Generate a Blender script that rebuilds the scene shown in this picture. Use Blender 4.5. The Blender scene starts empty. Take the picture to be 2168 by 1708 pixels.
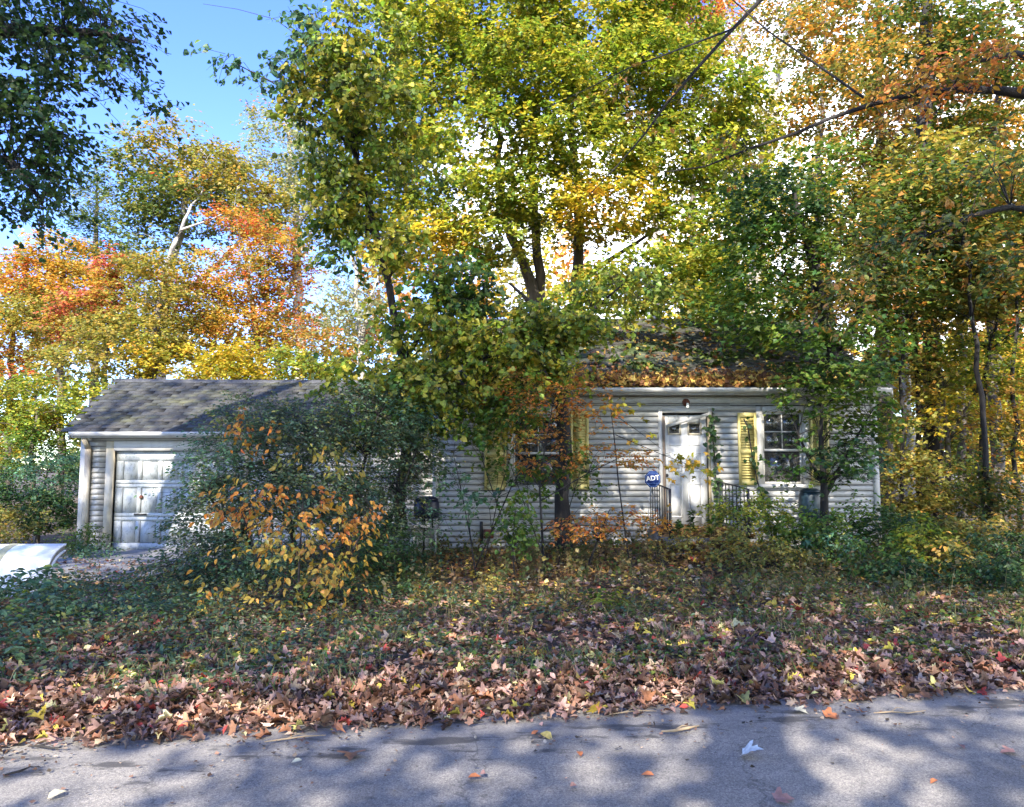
import bpy, math, random
import numpy as np
from mathutils import Vector, Matrix, noise

random.seed(7)
R = np.random.default_rng(7)
SC = bpy.context.scene
COL = SC.collection
PI = math.pi
PITCH = math.atan(136 / 1600)
FPX = 1600.0

# ------------------------------------------------------------------ camera, sky, sun, exposure
cd = bpy.data.cameras.new("camera")
cd.sensor_width = 36.0
cd.lens = 36.0 * FPX / 2168.0
cd.clip_end = 2000
cam = bpy.data.objects.new("camera", cd)
cam.location = (0, 0, 1.6)
cam.rotation_euler = (PI / 2 + PITCH, 0, 0)
COL.objects.link(cam)
SC.camera = cam

SUN_EL, SUN_AZ = math.radians(36), math.radians(16)     # light travels towards +Y and a little +X
w = bpy.data.worlds.new("World")
SC.world = w
w.use_nodes = True
nt = w.node_tree
nt.nodes.clear()
def N(nt, t, **kw):
    n = nt.nodes.new(t)
    for k, v in kw.items():
        setattr(n, k, v)
    return n
out = N(nt, 'ShaderNodeOutputWorld')
bg = N(nt, 'ShaderNodeBackground')
bg.inputs['Strength'].default_value = 0.15
sky = N(nt, 'ShaderNodeTexSky', sky_type='NISHITA', sun_disc=False)
sky.sun_elevation = SUN_EL
sky.sun_rotation = PI + SUN_AZ
sky.air_density = 1.0
sky.dust_density = 0.1
sky.altitude = 1500
sky.ozone_density = 3.0
tc = N(nt, 'ShaderNodeTexCoord')
mp = N(nt, 'ShaderNodeMapping')
mp.inputs['Scale'].default_value = (1, 1, 2.6)
mp.inputs['Location'].default_value = (0.35, 0.1, 0.3)
nz = N(nt, 'ShaderNodeTexNoise')
nz.inputs['Scale'].default_value = 2.6
nz.inputs['Detail'].default_value = 7
nz.inputs['Roughness'].default_value = 0.55
sep = N(nt, 'ShaderNodeSeparateXYZ')
L = nt.links.new
L(tc.outputs['Generated'], mp.inputs['Vector'])
L(mp.outputs['Vector'], nz.inputs['Vector'])
L(tc.outputs['Generated'], sep.inputs['Vector'])
def M(nt, op, a, b=None, c=None, clamp=False):
    n = N(nt, 'ShaderNodeMath', operation=op)
    n.use_clamp = clamp
    for i, v in enumerate((a, b, c)):
        if v is None:
            continue
        if isinstance(v, (int, float)):
            n.inputs[i].default_value = v
        else:
            nt.links.new(v, n.inputs[i])
    return n.outputs[0]
# cloud cover: a low bank that thins upwards and grows towards +X
cov = M(nt, 'MULTIPLY_ADD', sep.outputs['X'], 0.20, 0.15)
cov = M(nt, 'MINIMUM', cov, 0.3)
cov = M(nt, 'SUBTRACT', cov, M(nt, 'MULTIPLY', M(nt, 'ABSOLUTE', M(nt, 'SUBTRACT', sep.outputs['Z'], 0.29)), 0.75))
dens = M(nt, 'ADD', nz.outputs['Fac'], cov)
dens = M(nt, 'MULTIPLY', M(nt, 'SUBTRACT', dens, 0.53), 6.0, clamp=True)
mixc = N(nt, 'ShaderNodeMixRGB')
mixc.inputs['Color2'].default_value = (4.6, 4.8, 5.1, 1)
L(dens, mixc.inputs['Fac'])
hs = N(nt, 'ShaderNodeHueSaturation')
hs.inputs['Hue'].default_value = 0.522
hs.inputs['Saturation'].default_value = 1.2
hs.inputs['Value'].default_value = 0.62
L(sky.outputs['Color'], hs.inputs['Color'])
L(hs.outputs['Color'], mixc.inputs['Color1'])
L(mixc.outputs['Color'], bg.inputs['Color'])
L(bg.outputs['Background'], out.inputs['Surface'])

sd = bpy.data.lights.new("sun", 'SUN')
sd.energy = 2.35
sd.angle = math.radians(0.53)
sd.color = (1.0, 0.93, 0.82)
sun = bpy.data.objects.new("sun", sd)
sdir = Vector((math.sin(SUN_AZ) * math.cos(SUN_EL), math.cos(SUN_AZ) * math.cos(SUN_EL), -math.sin(SUN_EL)))
sun.rotation_euler = sdir.to_track_quat('-Z', 'Y').to_euler()
sun.location = (-10, -30, 30)
COL.objects.link(sun)

SC.view_settings.view_transform = 'Standard'
SC.view_settings.look = 'None'
SC.view_settings.gamma = 1
SC.view_settings.use_curve_mapping = False
SC.view_settings.exposure = 2.95
cy = SC.cycles
cy.max_bounces = 6
cy.diffuse_bounces = 4
cy.glossy_bounces = 2
cy.transmission_bounces = 4
cy.transparent_max_bounces = 4
cy.use_denoising = True
cy.caustics_reflective = False
cy.caustics_refractive = False

# ------------------------------------------------------------------ helpers
CT, ST = math.cos(PITCH), math.sin(PITCH)
def at(px, py, Y):
    """A point seen at (px, py) of a 2168 x 1708 view, Y metres away."""
    u, v = (px - 1084) / FPX, (854 - py) / FPX
    d = Y / (CT - v * ST)
    return np.array((u * d, Y, 1.6 + (v * CT + ST) * d))

NRM = np.array((-math.sin(math.radians(9.9)), math.cos(math.radians(9.9))))
P0 = np.array((-2.94, 4.50))
def edge_s(x, y):
    return (x - P0[0]) * NRM[0] + (y - P0[1]) * NRM[1]
def smooth(t):
    t = np.clip(t, 0, 1)
    return t * t * (3 - 2 * t)
def gz(x, y):
    """Ground height."""
    x = np.asarray(x, float); y = np.asarray(y, float)
    s = edge_s(x, y)
    z = 0.05 * smooth(s / 0.6) + 0.035 * np.sin(x * 1.7 + 0.6 * y) * np.sin(y * 1.3 - 0.4 * x) * smooth(s / 1.5)
    z = z - 0.17 * smooth((-x - 3.6) / 2.5) * smooth((s - 3) / 4)
    z = z + 0.40 * np.exp(-((x - 3.1) / 1.25) ** 2 - ((y - 12.2) / 1.0) ** 2)
    z = z + 0.10 * np.exp(-((x - 1.0) / 2.5) ** 2 - ((y - 13.2) / 1.0) ** 2)
    z = z - 0.11 * smooth(-s / 0.15) * (s < 0)
    far = smooth((-s - 6.3) / 0.6)
    z = z + far * 0.12
    return z

def mesh_np(name, V, faces, mat, col=None, smooth_shade=False):
    """V (n,3); faces: list of int arrays (m,k); col: (n,3) base colours."""
    me = bpy.data.meshes.new(name)
    V = np.ascontiguousarray(V, np.float32)
    faces = [np.asarray(f, np.int32) for f in faces if len(f)]
    me.vertices.add(len(V))
    me.vertices.foreach_set('co', V.ravel())
    tot = np.concatenate([np.full(len(f), f.shape[1], np.int32) for f in faces])
    idx = np.concatenate([f.ravel() for f in faces])
    me.loops.add(len(idx))
    me.loops.foreach_set('vertex_index', idx)
    me.polygons.add(len(tot))
    st = np.zeros(len(tot), np.int32)
    st[1:] = np.cumsum(tot)[:-1]
    me.polygons.foreach_set('loop_start', st)
    me.polygons.foreach_set('loop_total', tot)
    if smooth_shade:
        me.polygons.foreach_set('use_smooth', np.ones(len(tot), bool))
    if col is not None:
        a = me.attributes.new('tint', 'FLOAT_COLOR', 'POINT')
        c4 = np.ones((len(V), 4), np.float32)
        c4[:, :3] = col
        a.data.foreach_set('color', c4.ravel())
    me.update(calc_edges=True)
    if mat:
        me.materials.append(mat)
    return me

WORLD = {}
def ob(name, data, parent=None, loc=(0, 0, 0), label=None, cat=None, group=None, kind=None, rot=None, scale=None):
    o = bpy.data.objects.new(name, data)
    COL.objects.link(o)
    lw = Vector(loc)
    WORLD[o.name] = lw
    if parent is not None:
        o.parent = parent
        o.location = lw - WORLD[parent.name]
    else:
        o.location = lw
    if rot is not None:
        o.rotation_euler = rot
    if scale is not None:
        o.scale = scale
    for k, v in (('label', label), ('category', cat), ('group', group), ('kind', kind)):
        if v:
            o[k] = v
    return o

class MB:
    """Collects boxes, prisms and tubes into one mesh."""
    def __init__(s):
        s.v, s.f, s.n = [], {}, 0
    def add(s, V, faces):
        V = np.asarray(V, float)
        for f in faces:
            s.f.setdefault(len(f), []).append([i + s.n for i in f])
        s.v.append(V); s.n += len(V)
        return s
    def box(s, x0, x1, y0, y1, z0, z1):
        V = [(x, y, z) for z in (z0, z1) for y in (y0, y1) for x in (x0, x1)]
        return s.add(V, [(0, 2, 3, 1), (4, 5, 7, 6), (0, 1, 5, 4), (2, 6, 7, 3), (0, 4, 6, 2), (1, 3, 7, 5)])
    def beam(s, a, b, w, h, up=(0, 0, 1)):
        a, b = Vector(a), Vector(b)
        d = (b - a).normalized()
        x = d.cross(Vector(up)).normalized() * w / 2
        z = x.cross(d).normalized() * h / 2
        V = [p + i * x + j * z for p in (a, b) for i, j in ((-1, -1), (1, -1), (1, 1), (-1, 1))]
        return s.add([tuple(q) for q in V], [(0, 3, 2, 1), (4, 5, 6, 7), (0, 1, 5, 4), (1, 2, 6, 5), (2, 3, 7, 6), (3, 0, 4, 7)])
    def tube(s, pts, radii, n=8, cap=True):
        V, F = tube(np.asarray(pts, float), np.asarray(radii, float), n)
        fs = [tuple(f) for f in F]
        if cap:
            m = len(pts)
            fs += [tuple(range(n))[::-1], tuple(range((m - 1) * n, m * n))]
        return s.add(V, fs)
    def prism(s, poly, axis, t0, t1):
        """poly: 2-D points in the plane normal to axis ('x','y','z')."""
        n = len(poly)
        def p3(p, t):
            return {'x': (t, p[0], p[1]), 'y': (p[0], t, p[1]), 'z': (p[0], p[1], t)}[axis]
        V = [p3(p, t) for t in (t0, t1) for p in poly]
        fs = [tuple(range(n)), tuple(range(2 * n - 1, n - 1, -1))]
        fs += [(i, i + n, (i + 1) % n + n, (i + 1) % n) for i in range(n)]
        return s.add(V, fs)
    def mesh(s, name, mat, sm=False):
        return mesh_np(name, np.concatenate(s.v), [np.array(f) for f in s.f.values()], mat, smooth_shade=sm)
    def build(s, name, mat, parent=None, sm=False, **kw):
        return ob(name, s.mesh(name, mat, sm), parent, **kw)

def tube(P, rad, n):
    m = len(P)
    T = np.gradient(P, axis=0)
    T /= np.linalg.norm(T, axis=1, keepdims=True) + 1e-9
    ref = np.array((0.31, 0.17, 0.93)) if abs(T[:, 2]).mean() < 0.8 else np.array((0.95, 0.2, 0.1))
    A = np.cross(T, ref); A /= np.linalg.norm(A, axis=1, keepdims=True) + 1e-9
    B = np.cross(T, A)
    an = np.arange(n) * 2 * PI / n
    V = P[:, None] + rad[:, None, None] * (np.cos(an)[None, :, None] * A[:, None] + np.sin(an)[None, :, None] * B[:, None])
    i = np.arange(m - 1)[:, None] * n
    j = np.arange(n)[None]
    k = (j + 1) % n
    F = np.stack([i + j, i + k, i + n + k, i + n + j], -1).reshape(-1, 4)
    return V.reshape(-1, 3), F

# ------------------------------------------------------------------ materials
def mat_new(name):
    m = bpy.data.materials.new(name)
    m.use_nodes = True
    t = m.node_tree
    p = t.nodes['Principled BSDF']
    return m, t, p
def ramp(t, fac, stops):
    r = N(t, 'ShaderNodeValToRGB')
    e = r.color_ramp.elements
    while len(e) < len(stops):
        e.new(0.5)
    for el, (p, c) in zip(e, stops):
        el.position = p
        el.color = (*c, 1) if len(c) == 3 else c
    t.links.new(fac, r.inputs[0])
    return r.outputs[0]
def noise_n(t, scale, detail=5, rough=0.6, vec=None, sxyz=None):
    n = N(t, 'ShaderNodeTexNoise')
    n.inputs['Scale'].default_value = scale
    n.inputs['Detail'].default_value = detail
    n.inputs['Roughness'].default_value = rough
    g = vec or N(t, 'ShaderNodeNewGeometry').outputs['Position']
    if sxyz:
        m = N(t, 'ShaderNodeMapping')
        m.inputs['Scale'].default_value = sxyz
        t.links.new(g, m.inputs['Vector'])
        g = m.outputs['Vector']
    t.links.new(g, n.inputs['Vector'])
    return n.outputs['Fac']
def mix(t, fac, a, b, mode='MIX'):
    n = N(t, 'ShaderNodeMixRGB', blend_type=mode)
    for s, v in ((0, fac), (1, a), (2, b)):
        if isinstance(v, (int, float)):
            n.inputs[s].default_value = v
        elif isinstance(v, tuple):
            n.inputs[s].default_value = (*v, 1)
        else:
            t.links.new(v, n.inputs[s])
    return n.outputs[0]
def bump(t, p, h, strength=0.3, dist=0.01):
    b = N(t, 'ShaderNodeBump')
    b.inputs['Strength'].default_value = strength
    b.inputs['Distance'].default_value = dist
    t.links.new(h, b.inputs['Height'])
    t.links.new(b.outputs[0], p.inputs['Normal'])

def leaf_mat(name, trans=0.48, rough=0.45, spec=0.4, bright=1.15):
    m, t, p = mat_new(name)
    a = N(t, 'ShaderNodeAttribute', attribute_name='tint')
    nv = noise_n(t, 38, 2)
    c = mix(t, 1.0, a.outputs['Color'], ramp(t, nv, [(0.3, (0.75, 0.75, 0.75)), (0.7, (1.2, 1.2, 1.2))]), 'MULTIPLY')
    t.links.new(c, p.inputs['Base Color'])
    p.inputs['Roughness'].default_value = rough
    p.inputs['Specular IOR Level'].default_value = spec
    tr = N(t, 'ShaderNodeBsdfTranslucent')
    t.links.new(mix(t, 1.0, c, (1.15, 1.1, 0.7), 'MULTIPLY'), tr.inputs['Color'])
    ms = N(t, 'ShaderNodeMixShader')
    ms.inputs[0].default_value = trans
    t.links.new(p.outputs[0], ms.inputs[1])
    t.links.new(tr.outputs[0], ms.inputs[2])
    t.links.new(ms.outputs[0], t.nodes['Material Output'].inputs['Surface'])
    return m
M_LEAF = leaf_mat('leaf')
M_LITTER = leaf_mat('dry_leaf', trans=0.15, rough=0.6, spec=0.3)

def bark_mat(name, dark, light, sc=9):
    m, t, p = mat_new(name)
    f = noise_n(t, sc, 6, 0.65, sxyz=(1, 1, 0.22))
    t.links.new(ramp(t, f, [(0.3, dark), (0.52, tuple((a + b) / 2 for a, b in zip(dark, light))), (0.7, light)]), p.inputs['Base Color'])
    p.inputs['Roughness'].default_value = 0.9
    bump(t, p, f, 0.8, 0.03)
    return m
M_BARK = bark_mat('bark', (0.035, 0.028, 0.022), (0.15, 0.125, 0.10))
M_BARKPALE = bark_mat('pale_bark', (0.16, 0.14, 0.12), (0.48, 0.45, 0.40))
M_BARKDARK = bark_mat('dark_bark', (0.010, 0.008, 0.007), (0.032, 0.027, 0.024), 14)

def paint_mat(name, base, grime, rough=0.55, amount=0.55, peel=None, objrand=0.0, streak=True):
    m, t, p = mat_new(name)
    f1 = noise_n(t, 7.0, 7, 0.68, sxyz=(1, 1, 0.55) if streak else (1, 1, 1))
    f2 = noise_n(t, 1.1, 3, 0.5)
    f = M(t, 'MULTIPLY', M(t, 'ADD', f1, f2), 0.5)
    c = ramp(t, f, [(0.40, tuple(b * (1 - amount) + g * amount for b, g in zip(base, grime))), (0.54, base)])
    if objrand:
        oi = N(t, 'ShaderNodeObjectInfo')
        v = M(t, 'MULTIPLY_ADD', oi.outputs['Random'], objrand, 1 - objrand / 2)
        cb = N(t, 'ShaderNodeCombineColor')
        for i in range(3):
            t.links.new(v, cb.inputs[i])
        c = mix(t, 1.0, c, cb.outputs[0], 'MULTIPLY')
    if peel:
        pf = noise_n(t, 16, 9, 0.75, sxyz=(1.8, 1.8, 0.8))
        c = mix(t, ramp(t, pf, [(0.54, (0, 0, 0)), (0.58, (0.8, 0.8, 0.8))]), c, peel)
        bump(t, p, pf, 0.5, 0.006)
    else:
        bump(t, p, noise_n(t, 60, 4), 0.12, 0.003)
    t.links.new(c, p.inputs['Base Color'])
    p.inputs['Roughness'].default_value = rough
    return m
M_SIDING = paint_mat('siding_paint', (0.45, 0.435, 0.40), (0.29, 0.28, 0.24), amount=0.5, objrand=0.16)
M_TRIM = paint_mat('trim_paint', (0.52, 0.505, 0.465), (0.33, 0.31, 0.27))
M_GDOOR = paint_mat('peeling_paint', (0.42, 0.44, 0.43), (0.32, 0.34, 0.32), peel=(0.22, 0.24, 0.22))
M_DOOR = paint_mat('door_paint', (0.55, 0.545, 0.52), (0.40, 0.39, 0.37), amount=0.35)
M_YELLOW = paint_mat('shutter_paint', (0.60, 0.50, 0.17), (0.40, 0.34, 0.14), amount=0.4)
M_RAW = paint_mat('bare_wood', (0.36, 0.29, 0.18), (0.13, 0.10, 0.07), rough=0.85, amount=0.9)
M_BROWNWOOD = paint_mat('weathered_wood', (0.20, 0.15, 0.11), (0.07, 0.055, 0.045), rough=0.85, amount=0.8)
M_BOARDGREY = paint_mat('grey_board', (0.32, 0.32, 0.31), (0.15, 0.15, 0.14), rough=0.8)
M_GAPSHADE = paint_mat('gap_shade_backing', (0.05, 0.045, 0.04), (0.03, 0.03, 0.03), rough=0.9)  # wall backing coloured dark to paint the shadow lines between siding courses
M_CREAM = paint_mat('cream_paint', (0.52, 0.46, 0.34), (0.28, 0.20, 0.12), amount=0.7)

def simple(name, c, rough=0.5, metal=0.0, spec=0.5, var=0.25, sc=12):
    m, t, p = mat_new(name)
    f = noise_n(t, sc, 5)
    t.links.new(ramp(t, f, [(0.3, tuple(x * (1 - var) for x in c)), (0.7, tuple(min(1, x * (1 + var)) for x in c))]), p.inputs['Base Color'])
    p.inputs['Roughness'].default_value = rough
    p.inputs['Metallic'].default_value = metal
    p.inputs['Specular IOR Level'].default_value = spec
    return m
M_IRON = simple('black_iron', (0.018, 0.017, 0.017), 0.5)
M_RUST = simple('rusty_metal', (0.12, 0.035, 0.018), 0.8, var=0.5)
M_SIGNBLUE = simple('sign_blue', (0.012, 0.035, 0.16), 0.35, var=0.12)
M_SIGNWHITE = simple('sign_white', (0.78, 0.76, 0.70), 0.4, var=0.08)
M_SIGNLINE = simple('sign_pale_blue', (0.15, 0.25, 0.5), 0.4, var=0.08)
M_SHELL = paint_mat('white_gelcoat', (0.74, 0.76, 0.80), (0.55, 0.57, 0.58), rough=0.35, amount=0.4, streak=False)
M_OLIVE = simple('olive_band', (0.42, 0.42, 0.30), 0.6)
M_RIM = simple('grey_rim', (0.24, 0.23, 0.20), 0.7)
M_RED = simple('red_print', (0.45, 0.03, 0.03), 0.5)
M_NAVY = simple('navy_plastic', (0.008, 0.011, 0.03), 0.4)
M_TEAL = simple('dark_teal_plastic', (0.012, 0.03, 0.04), 0.4)
M_CONC = simple('concrete', (0.20, 0.195, 0.185), 0.85, var=0.35, sc=5)
M_BLACK = simple('painted_dimness', (0.012, 0.012, 0.012), 0.9)
M_CURTAIN = simple('dim_blind', (0.10, 0.09, 0.08), 0.9, var=0.4, sc=4)

def glass_mat():
    m, t, p = mat_new('old_glass')
    g = N(t, 'ShaderNodeBsdfGlossy')
    g.inputs['Roughness'].default_value = 0.06
    tr = N(t, 'ShaderNodeBsdfTransparent')
    tr.inputs['Color'].default_value = (0.75, 0.78, 0.76, 1)
    d = N(t, 'ShaderNodeBsdfDiffuse')
    d.inputs['Color'].default_value = (0.25, 0.25, 0.23, 1)
    fr = N(t, 'ShaderNodeFresnel')
    fr.inputs['IOR'].default_value = 1.5
    a = N(t, 'ShaderNodeMixShader')
    t.links.new(M(t, 'ADD', fr.outputs[0], 0.05), a.inputs[0])
    t.links.new(tr.outputs[0], a.inputs[1]); t.links.new(g.outputs[0], a.inputs[2])
    b = N(t, 'ShaderNodeMixShader')
    t.links.new(M(t, 'MULTIPLY', noise_n(t, 5, 5), 0.28), b.inputs[0])
    t.links.new(a.outputs[0], b.inputs[1]); t.links.new(d.outputs[0], b.inputs[2])
    t.links.new(b.outputs[0], t.nodes['Material Output'].inputs['Surface'])
    return m
M_GLASS = glass_mat()

def shingle_mat(name, base, moss, moss_amt):
    m, t, p = mat_new(name)
    oi = N(t, 'ShaderNodeAttribute', attribute_name='tint')
    f = noise_n(t, 45, 4)
    c = mix(t, 1.0, oi.outputs['Color'], ramp(t, f, [(0.3, (0.65, 0.65, 0.65)), (0.7, (1.25, 1.25, 1.25))]), 'MULTIPLY')
    f2 = noise_n(t, 1.5, 7, 0.65, sxyz=(0.6, 1, 1))
    c = mix(t, ramp(t, f2, [(0.62 - moss_amt, (0, 0, 0)), (0.74 - moss_amt, (0.85, 0.85, 0.85))]), c, moss)
    t.links.new(c, p.inputs['Base Color'])
    p.inputs['Roughness'].default_value = 0.92
    bump(t, p, f, 0.5, 0.006)
    return m
M_SHING_G = shingle_mat('garage_shingle', None, (0.085, 0.085, 0.045), 0.10)
M_SHING_H = shingle_mat('house_shingle', None, (0.055, 0.085, 0.022), 0.16)

def asphalt_mat():
    m, t, p = mat_new('asphalt')
    f = noise_n(t, 150, 3, 0.8)
    f2 = noise_n(t, 0.9, 4)
    v = N(t, 'ShaderNodeTexVoronoi')
    v.inputs['Scale'].default_value = 95
    t.links.new(N(t, 'ShaderNodeNewGeometry').outputs['Position'], v.inputs['Vector'])
    c = ramp(t, f, [(0.36, (0.08, 0.08, 0.083)), (0.5, (0.17, 0.158, 0.14)), (0.66, (0.40, 0.37, 0.325))])
    c = mix(t, 0.35, c, ramp(t, v.outputs['Color'], [(0.2, (0.08, 0.08, 0.082)), (0.9, (0.34, 0.32, 0.29))]))
    c = mix(t, 1.0, c, ramp(t, f2, [(0.35, (0.85, 0.85, 0.87)), (0.65, (1.15, 1.13, 1.10))]), 'MULTIPLY')
    vc = N(t, 'ShaderNodeTexVoronoi', feature='DISTANCE_TO_EDGE')
    vc.inputs['Scale'].default_value = 0.55
    wv = N(t, 'ShaderNodeVectorMath', operation='ADD')
    nn = N(t, 'ShaderNodeTexNoise'); nn.inputs['Scale'].default_value = 3.5; nn.inputs['Detail'].default_value = 6
    gp = N(t, 'ShaderNodeNewGeometry').outputs['Position']
    t.links.new(gp, nn.inputs['Vector'])
    sc_ = N(t, 'ShaderNodeVectorMath', operation='SCALE'); sc_.inputs['Scale'].default_value = 0.55
    t.links.new(nn.outputs['Color'], sc_.inputs[0]); t.links.new(gp, wv.inputs[0]); t.links.new(sc_.outputs[0], wv.inputs[1])
    t.links.new(wv.outputs[0], vc.inputs['Vector'])
    c = mix(t, ramp(t, vc.outputs['Distance'], [(0.0, (.55, .55, .55)), (0.006, (0, 0, 0))]), c, (0.03, 0.03, 0.03))
    c = mix(t, 1.0, c, ramp(t, noise_n(t, 5, 6, 0.7, sxyz=(0.5, 1.2, 1)), [(0.35, (0.82, 0.82, 0.83)), (0.65, (1.14, 1.13, 1.12))]), 'MULTIPLY')
    # damp dirty stains in a band along the edge
    pos = N(t, 'ShaderNodeNewGeometry').outputs['Position']
    sx = N(t, 'ShaderNodeSeparateXYZ'); t.links.new(pos, sx.inputs[0])
    s = M(t, 'ADD', M(t, 'MULTIPLY', sx.outputs[0], float(NRM[0])), M(t, 'MULTIPLY', sx.outputs[1], float(NRM[1])))
    s = M(t, 'SUBTRACT', s, float(P0 @ NRM))
    band = M(t, 'SUBTRACT', 1.0, M(t, 'MULTIPLY', M(t, 'ABSOLUTE', M(t, 'ADD', s, 0.38)), 2.4), clamp=True)
    st = noise_n(t, 2.6, 6, 0.62, sxyz=(0.75, 1.9, 1))
    k = M(t, 'MULTIPLY', M(t, 'SUBTRACT', M(t, 'MULTIPLY_ADD', band, 0.17, st), 0.66), 14, clamp=True)
    c = mix(t, M(t, 'MULTIPLY', k, 0.85), c, (0.022, 0.021, 0.022))
    dust = M(t, 'MULTIPLY', M(t, 'ADD', s, 0.5), 1.2, clamp=True)
    c = mix(t, M(t, 'MULTIPLY', dust, 0.45), c, (0.24, 0.225, 0.205))
    t.links.new(c, p.inputs['Base Color'])
    p.inputs['Roughness'].default_value = 0.85
    bump(t, p, f, 0.7, 0.008)
    return m
def soil_mat():
    m, t, p = mat_new('soil')
    f = noise_n(t, 9, 8, 0.7)
    t.links.new(ramp(t, f, [(0.3, (0.022, 0.016, 0.011)), (0.5, (0.06, 0.042, 0.028)), (0.7, (0.12, 0.085, 0.05))]), p.inputs['Base Color'])
    p.inputs['Roughness'].default_value = 0.95
    bump(t, p, f, 0.8, 0.04)
    return m

# ------------------------------------------------------------------ ground, road
def grid_sheet(name, xs, ys, zf, mat, **kw):
    X, Y = np.meshgrid(xs, ys)
    V = np.stack([X, Y, zf(X, Y)], -1).reshape(-1, 3)
    nx, ny = len(xs), len(ys)
    i, j = np.meshgrid(np.arange(nx - 1), np.arange(ny - 1))
    a = (j * nx + i).ravel()
    F = np.stack([a, a + 1, a + 1 + nx, a + nx], -1)
    return ob(name, mesh_np(name, V, [F], mat, smooth_shade=True), kind='structure', **kw)
xs = np.concatenate([[-600, -250, -100, -50, -30], np.arange(-20, 20.01, 0.25), [30, 50, 100, 250, 600]])
ys = np.concatenate([[-600, -200, -60, -30], np.arange(-14, 24.01, 0.2), [28, 35, 45, 60, 100, 200, 600]])
grid_sheet('ground', xs, ys, gz, soil_mat())

def road_sheet():
    t = np.array((NRM[1], -NRM[0]))
    us = np.concatenate([[-400, -100, -30], np.arange(-14, 14.01, 0.25), [30, 100, 400]])
    ss = np.array((0.12, 0.0, -0.3, -1, -2, -3.2, -4.5, -6.6))
    V = []
    for s in ss:
        for u in us:
            wob = 0.05 * math.sin(u * 1.9) + 0.035 * math.sin(u * 4.3 + 1) if s > -0.1 else 0
            p = P0 + t * u + NRM * (s + wob)
            V.append((p[0], p[1], 0.012 - 0.02 * (max(s, 0) / 0.12) + 0.004 * min(3.2, -min(s, 0))))
    nx, ny = len(us), len(ss)
    i, j = np.meshgrid(np.arange(nx - 1), np.arange(ny - 1))
    a = (j * nx + i).ravel()
    ob('road', mesh_np('road', np.array(V), [np.stack([a, a + nx, a + 1 + nx, a + 1], -1)], asphalt_mat(), smooth_shade=True), kind='structure')
road_sheet()
# concrete driveway in front of the garage
def drv(X, Y):
    return gz(X, Y) + 0.035
grid_sheet('driveway', np.arange(-8.6, -5.2, 0.2), np.arange(11.6, 16.01, 0.2), drv, M_CONC)

# ------------------------------------------------------------------ house
HX0, HX1, HY, HYB, EAVE, RIDGE = -1.46, 6.76, 14.0, 21.3, 2.95, 5.02
def X14(px): return (px - 1084) / FPX * (HY / 1.0)
def Z14(py): return float(at(1084, py, HY)[2])
house = ob('house', None, loc=((HX0 + HX1) / 2, HY, 0), cat='house',
           label='white clapboard bungalow with yellow shutters and moss and leaves on its roof')
wm = MB()
# wall shell with openings left out: the planks and trim stand proud of it
OPEN = [  # x0, x1, z0, z1 of openings in the front wall
    (X14(1396), X14(1505), 0.50, Z14(868)),
    (X14(1601), X14(1712), Z14(1029), Z14(860)),
    (X14(1073), X14(1206), Z14(1036), Z14(866)),
]
def wall_with_openings(mb, x0, x1, z0, z1, y0, y1, opens):
    xs_ = sorted({x0, x1, *[o[0] for o in opens], *[o[1] for o in opens]})
    for a, b in zip(xs_, xs_[1:]):
        c = (a + b) / 2
        segs = [(z0, z1)]
        for o in opens:
            if o[0] < c < o[1]:
                segs = [q for s in segs for q in ((s[0], min(s[1], o[2])), (max(s[0], o[3]), s[1])) if q[1] - q[0] > 1e-3]
        for s in segs:
            mb.box(a, b, y0, y1, *s)
wall_with_openings(wm, HX0, HX1, 0.02, EAVE, HY, HY + 0.12, OPEN)
wall = wm.build('wall', M_GAPSHADE, house)
sw = MB()
for x in (HX0, HX1 - 0.12):
    sw.prism([(HY + 0.12, 0.02), (HYB, 0.02), (HYB, EAVE), ((HY + HYB) / 2, RIDGE - 0.12), (HY + 0.12, EAVE)], 'x', x, x + 0.12)
sw.box(HX0 + 0.12, HX1 - 0.12, HYB - 0.12, HYB, 0.02, EAVE)
sw.build('wall', M_SIDING, house)
MB().box(HX0 + 0.02, HX1 - 0.02, HY + 0.03, HYB - 0.03, -0.35, 0.02).build('foundation', M_CONC, house)
# room behind the windows, its dimness put into a near-black colour
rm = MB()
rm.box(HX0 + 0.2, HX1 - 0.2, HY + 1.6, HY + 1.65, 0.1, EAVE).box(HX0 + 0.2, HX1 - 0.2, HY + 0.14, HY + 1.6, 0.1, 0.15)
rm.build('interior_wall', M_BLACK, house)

# clapboards
def plank_mesh(h, mat):
    V = []
    for x in (0, 1):
        V += [(x, 0.0, 0), (x, -0.030, 0), (x, -0.011, h), (x, 0.0, h)]
    return mesh_np('plank', np.array(V), [np.array([(0, 1, 2, 3), (7, 6, 5, 4), (0, 4, 5, 1), (1, 5, 6, 2), (2, 6, 7, 3), (3, 7, 4, 0)])], mat)
def clad(wallob, mesh, x0, x1, z0, z1, step, y, opens):
    z = z0
    while z < z1 - 0.02:
        segs = [(x0, x1)]
        for o in opens:
            if z + step * 0.5 > o[2] and z + step * 0.5 < o[3]:
                segs = [q for s in segs for q in ((s[0], min(s[1], o[0])), (max(s[0], o[1]), s[1])) if q[1] - q[0] > 0.02]
        parts = []
        for a, b in segs:
            if b - a > 3.2:
                c = a + (b - a) * random.uniform(0.3, 0.7)
                parts += [(a, c - 0.003), (c, b)]
            else:
                parts.append((a, b))
        for a, b in parts:
            ob('plank', mesh, wallob, (a, y, z), scale=(b - a, 1, min(1, (z1 - z) / step)), rot=(random.uniform(-.006, .006), random.uniform(-.0015, .0015), 0))
        z += step
PM = plank_mesh(0.0935, M_SIDING)
TRIMW = 0.11
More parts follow.
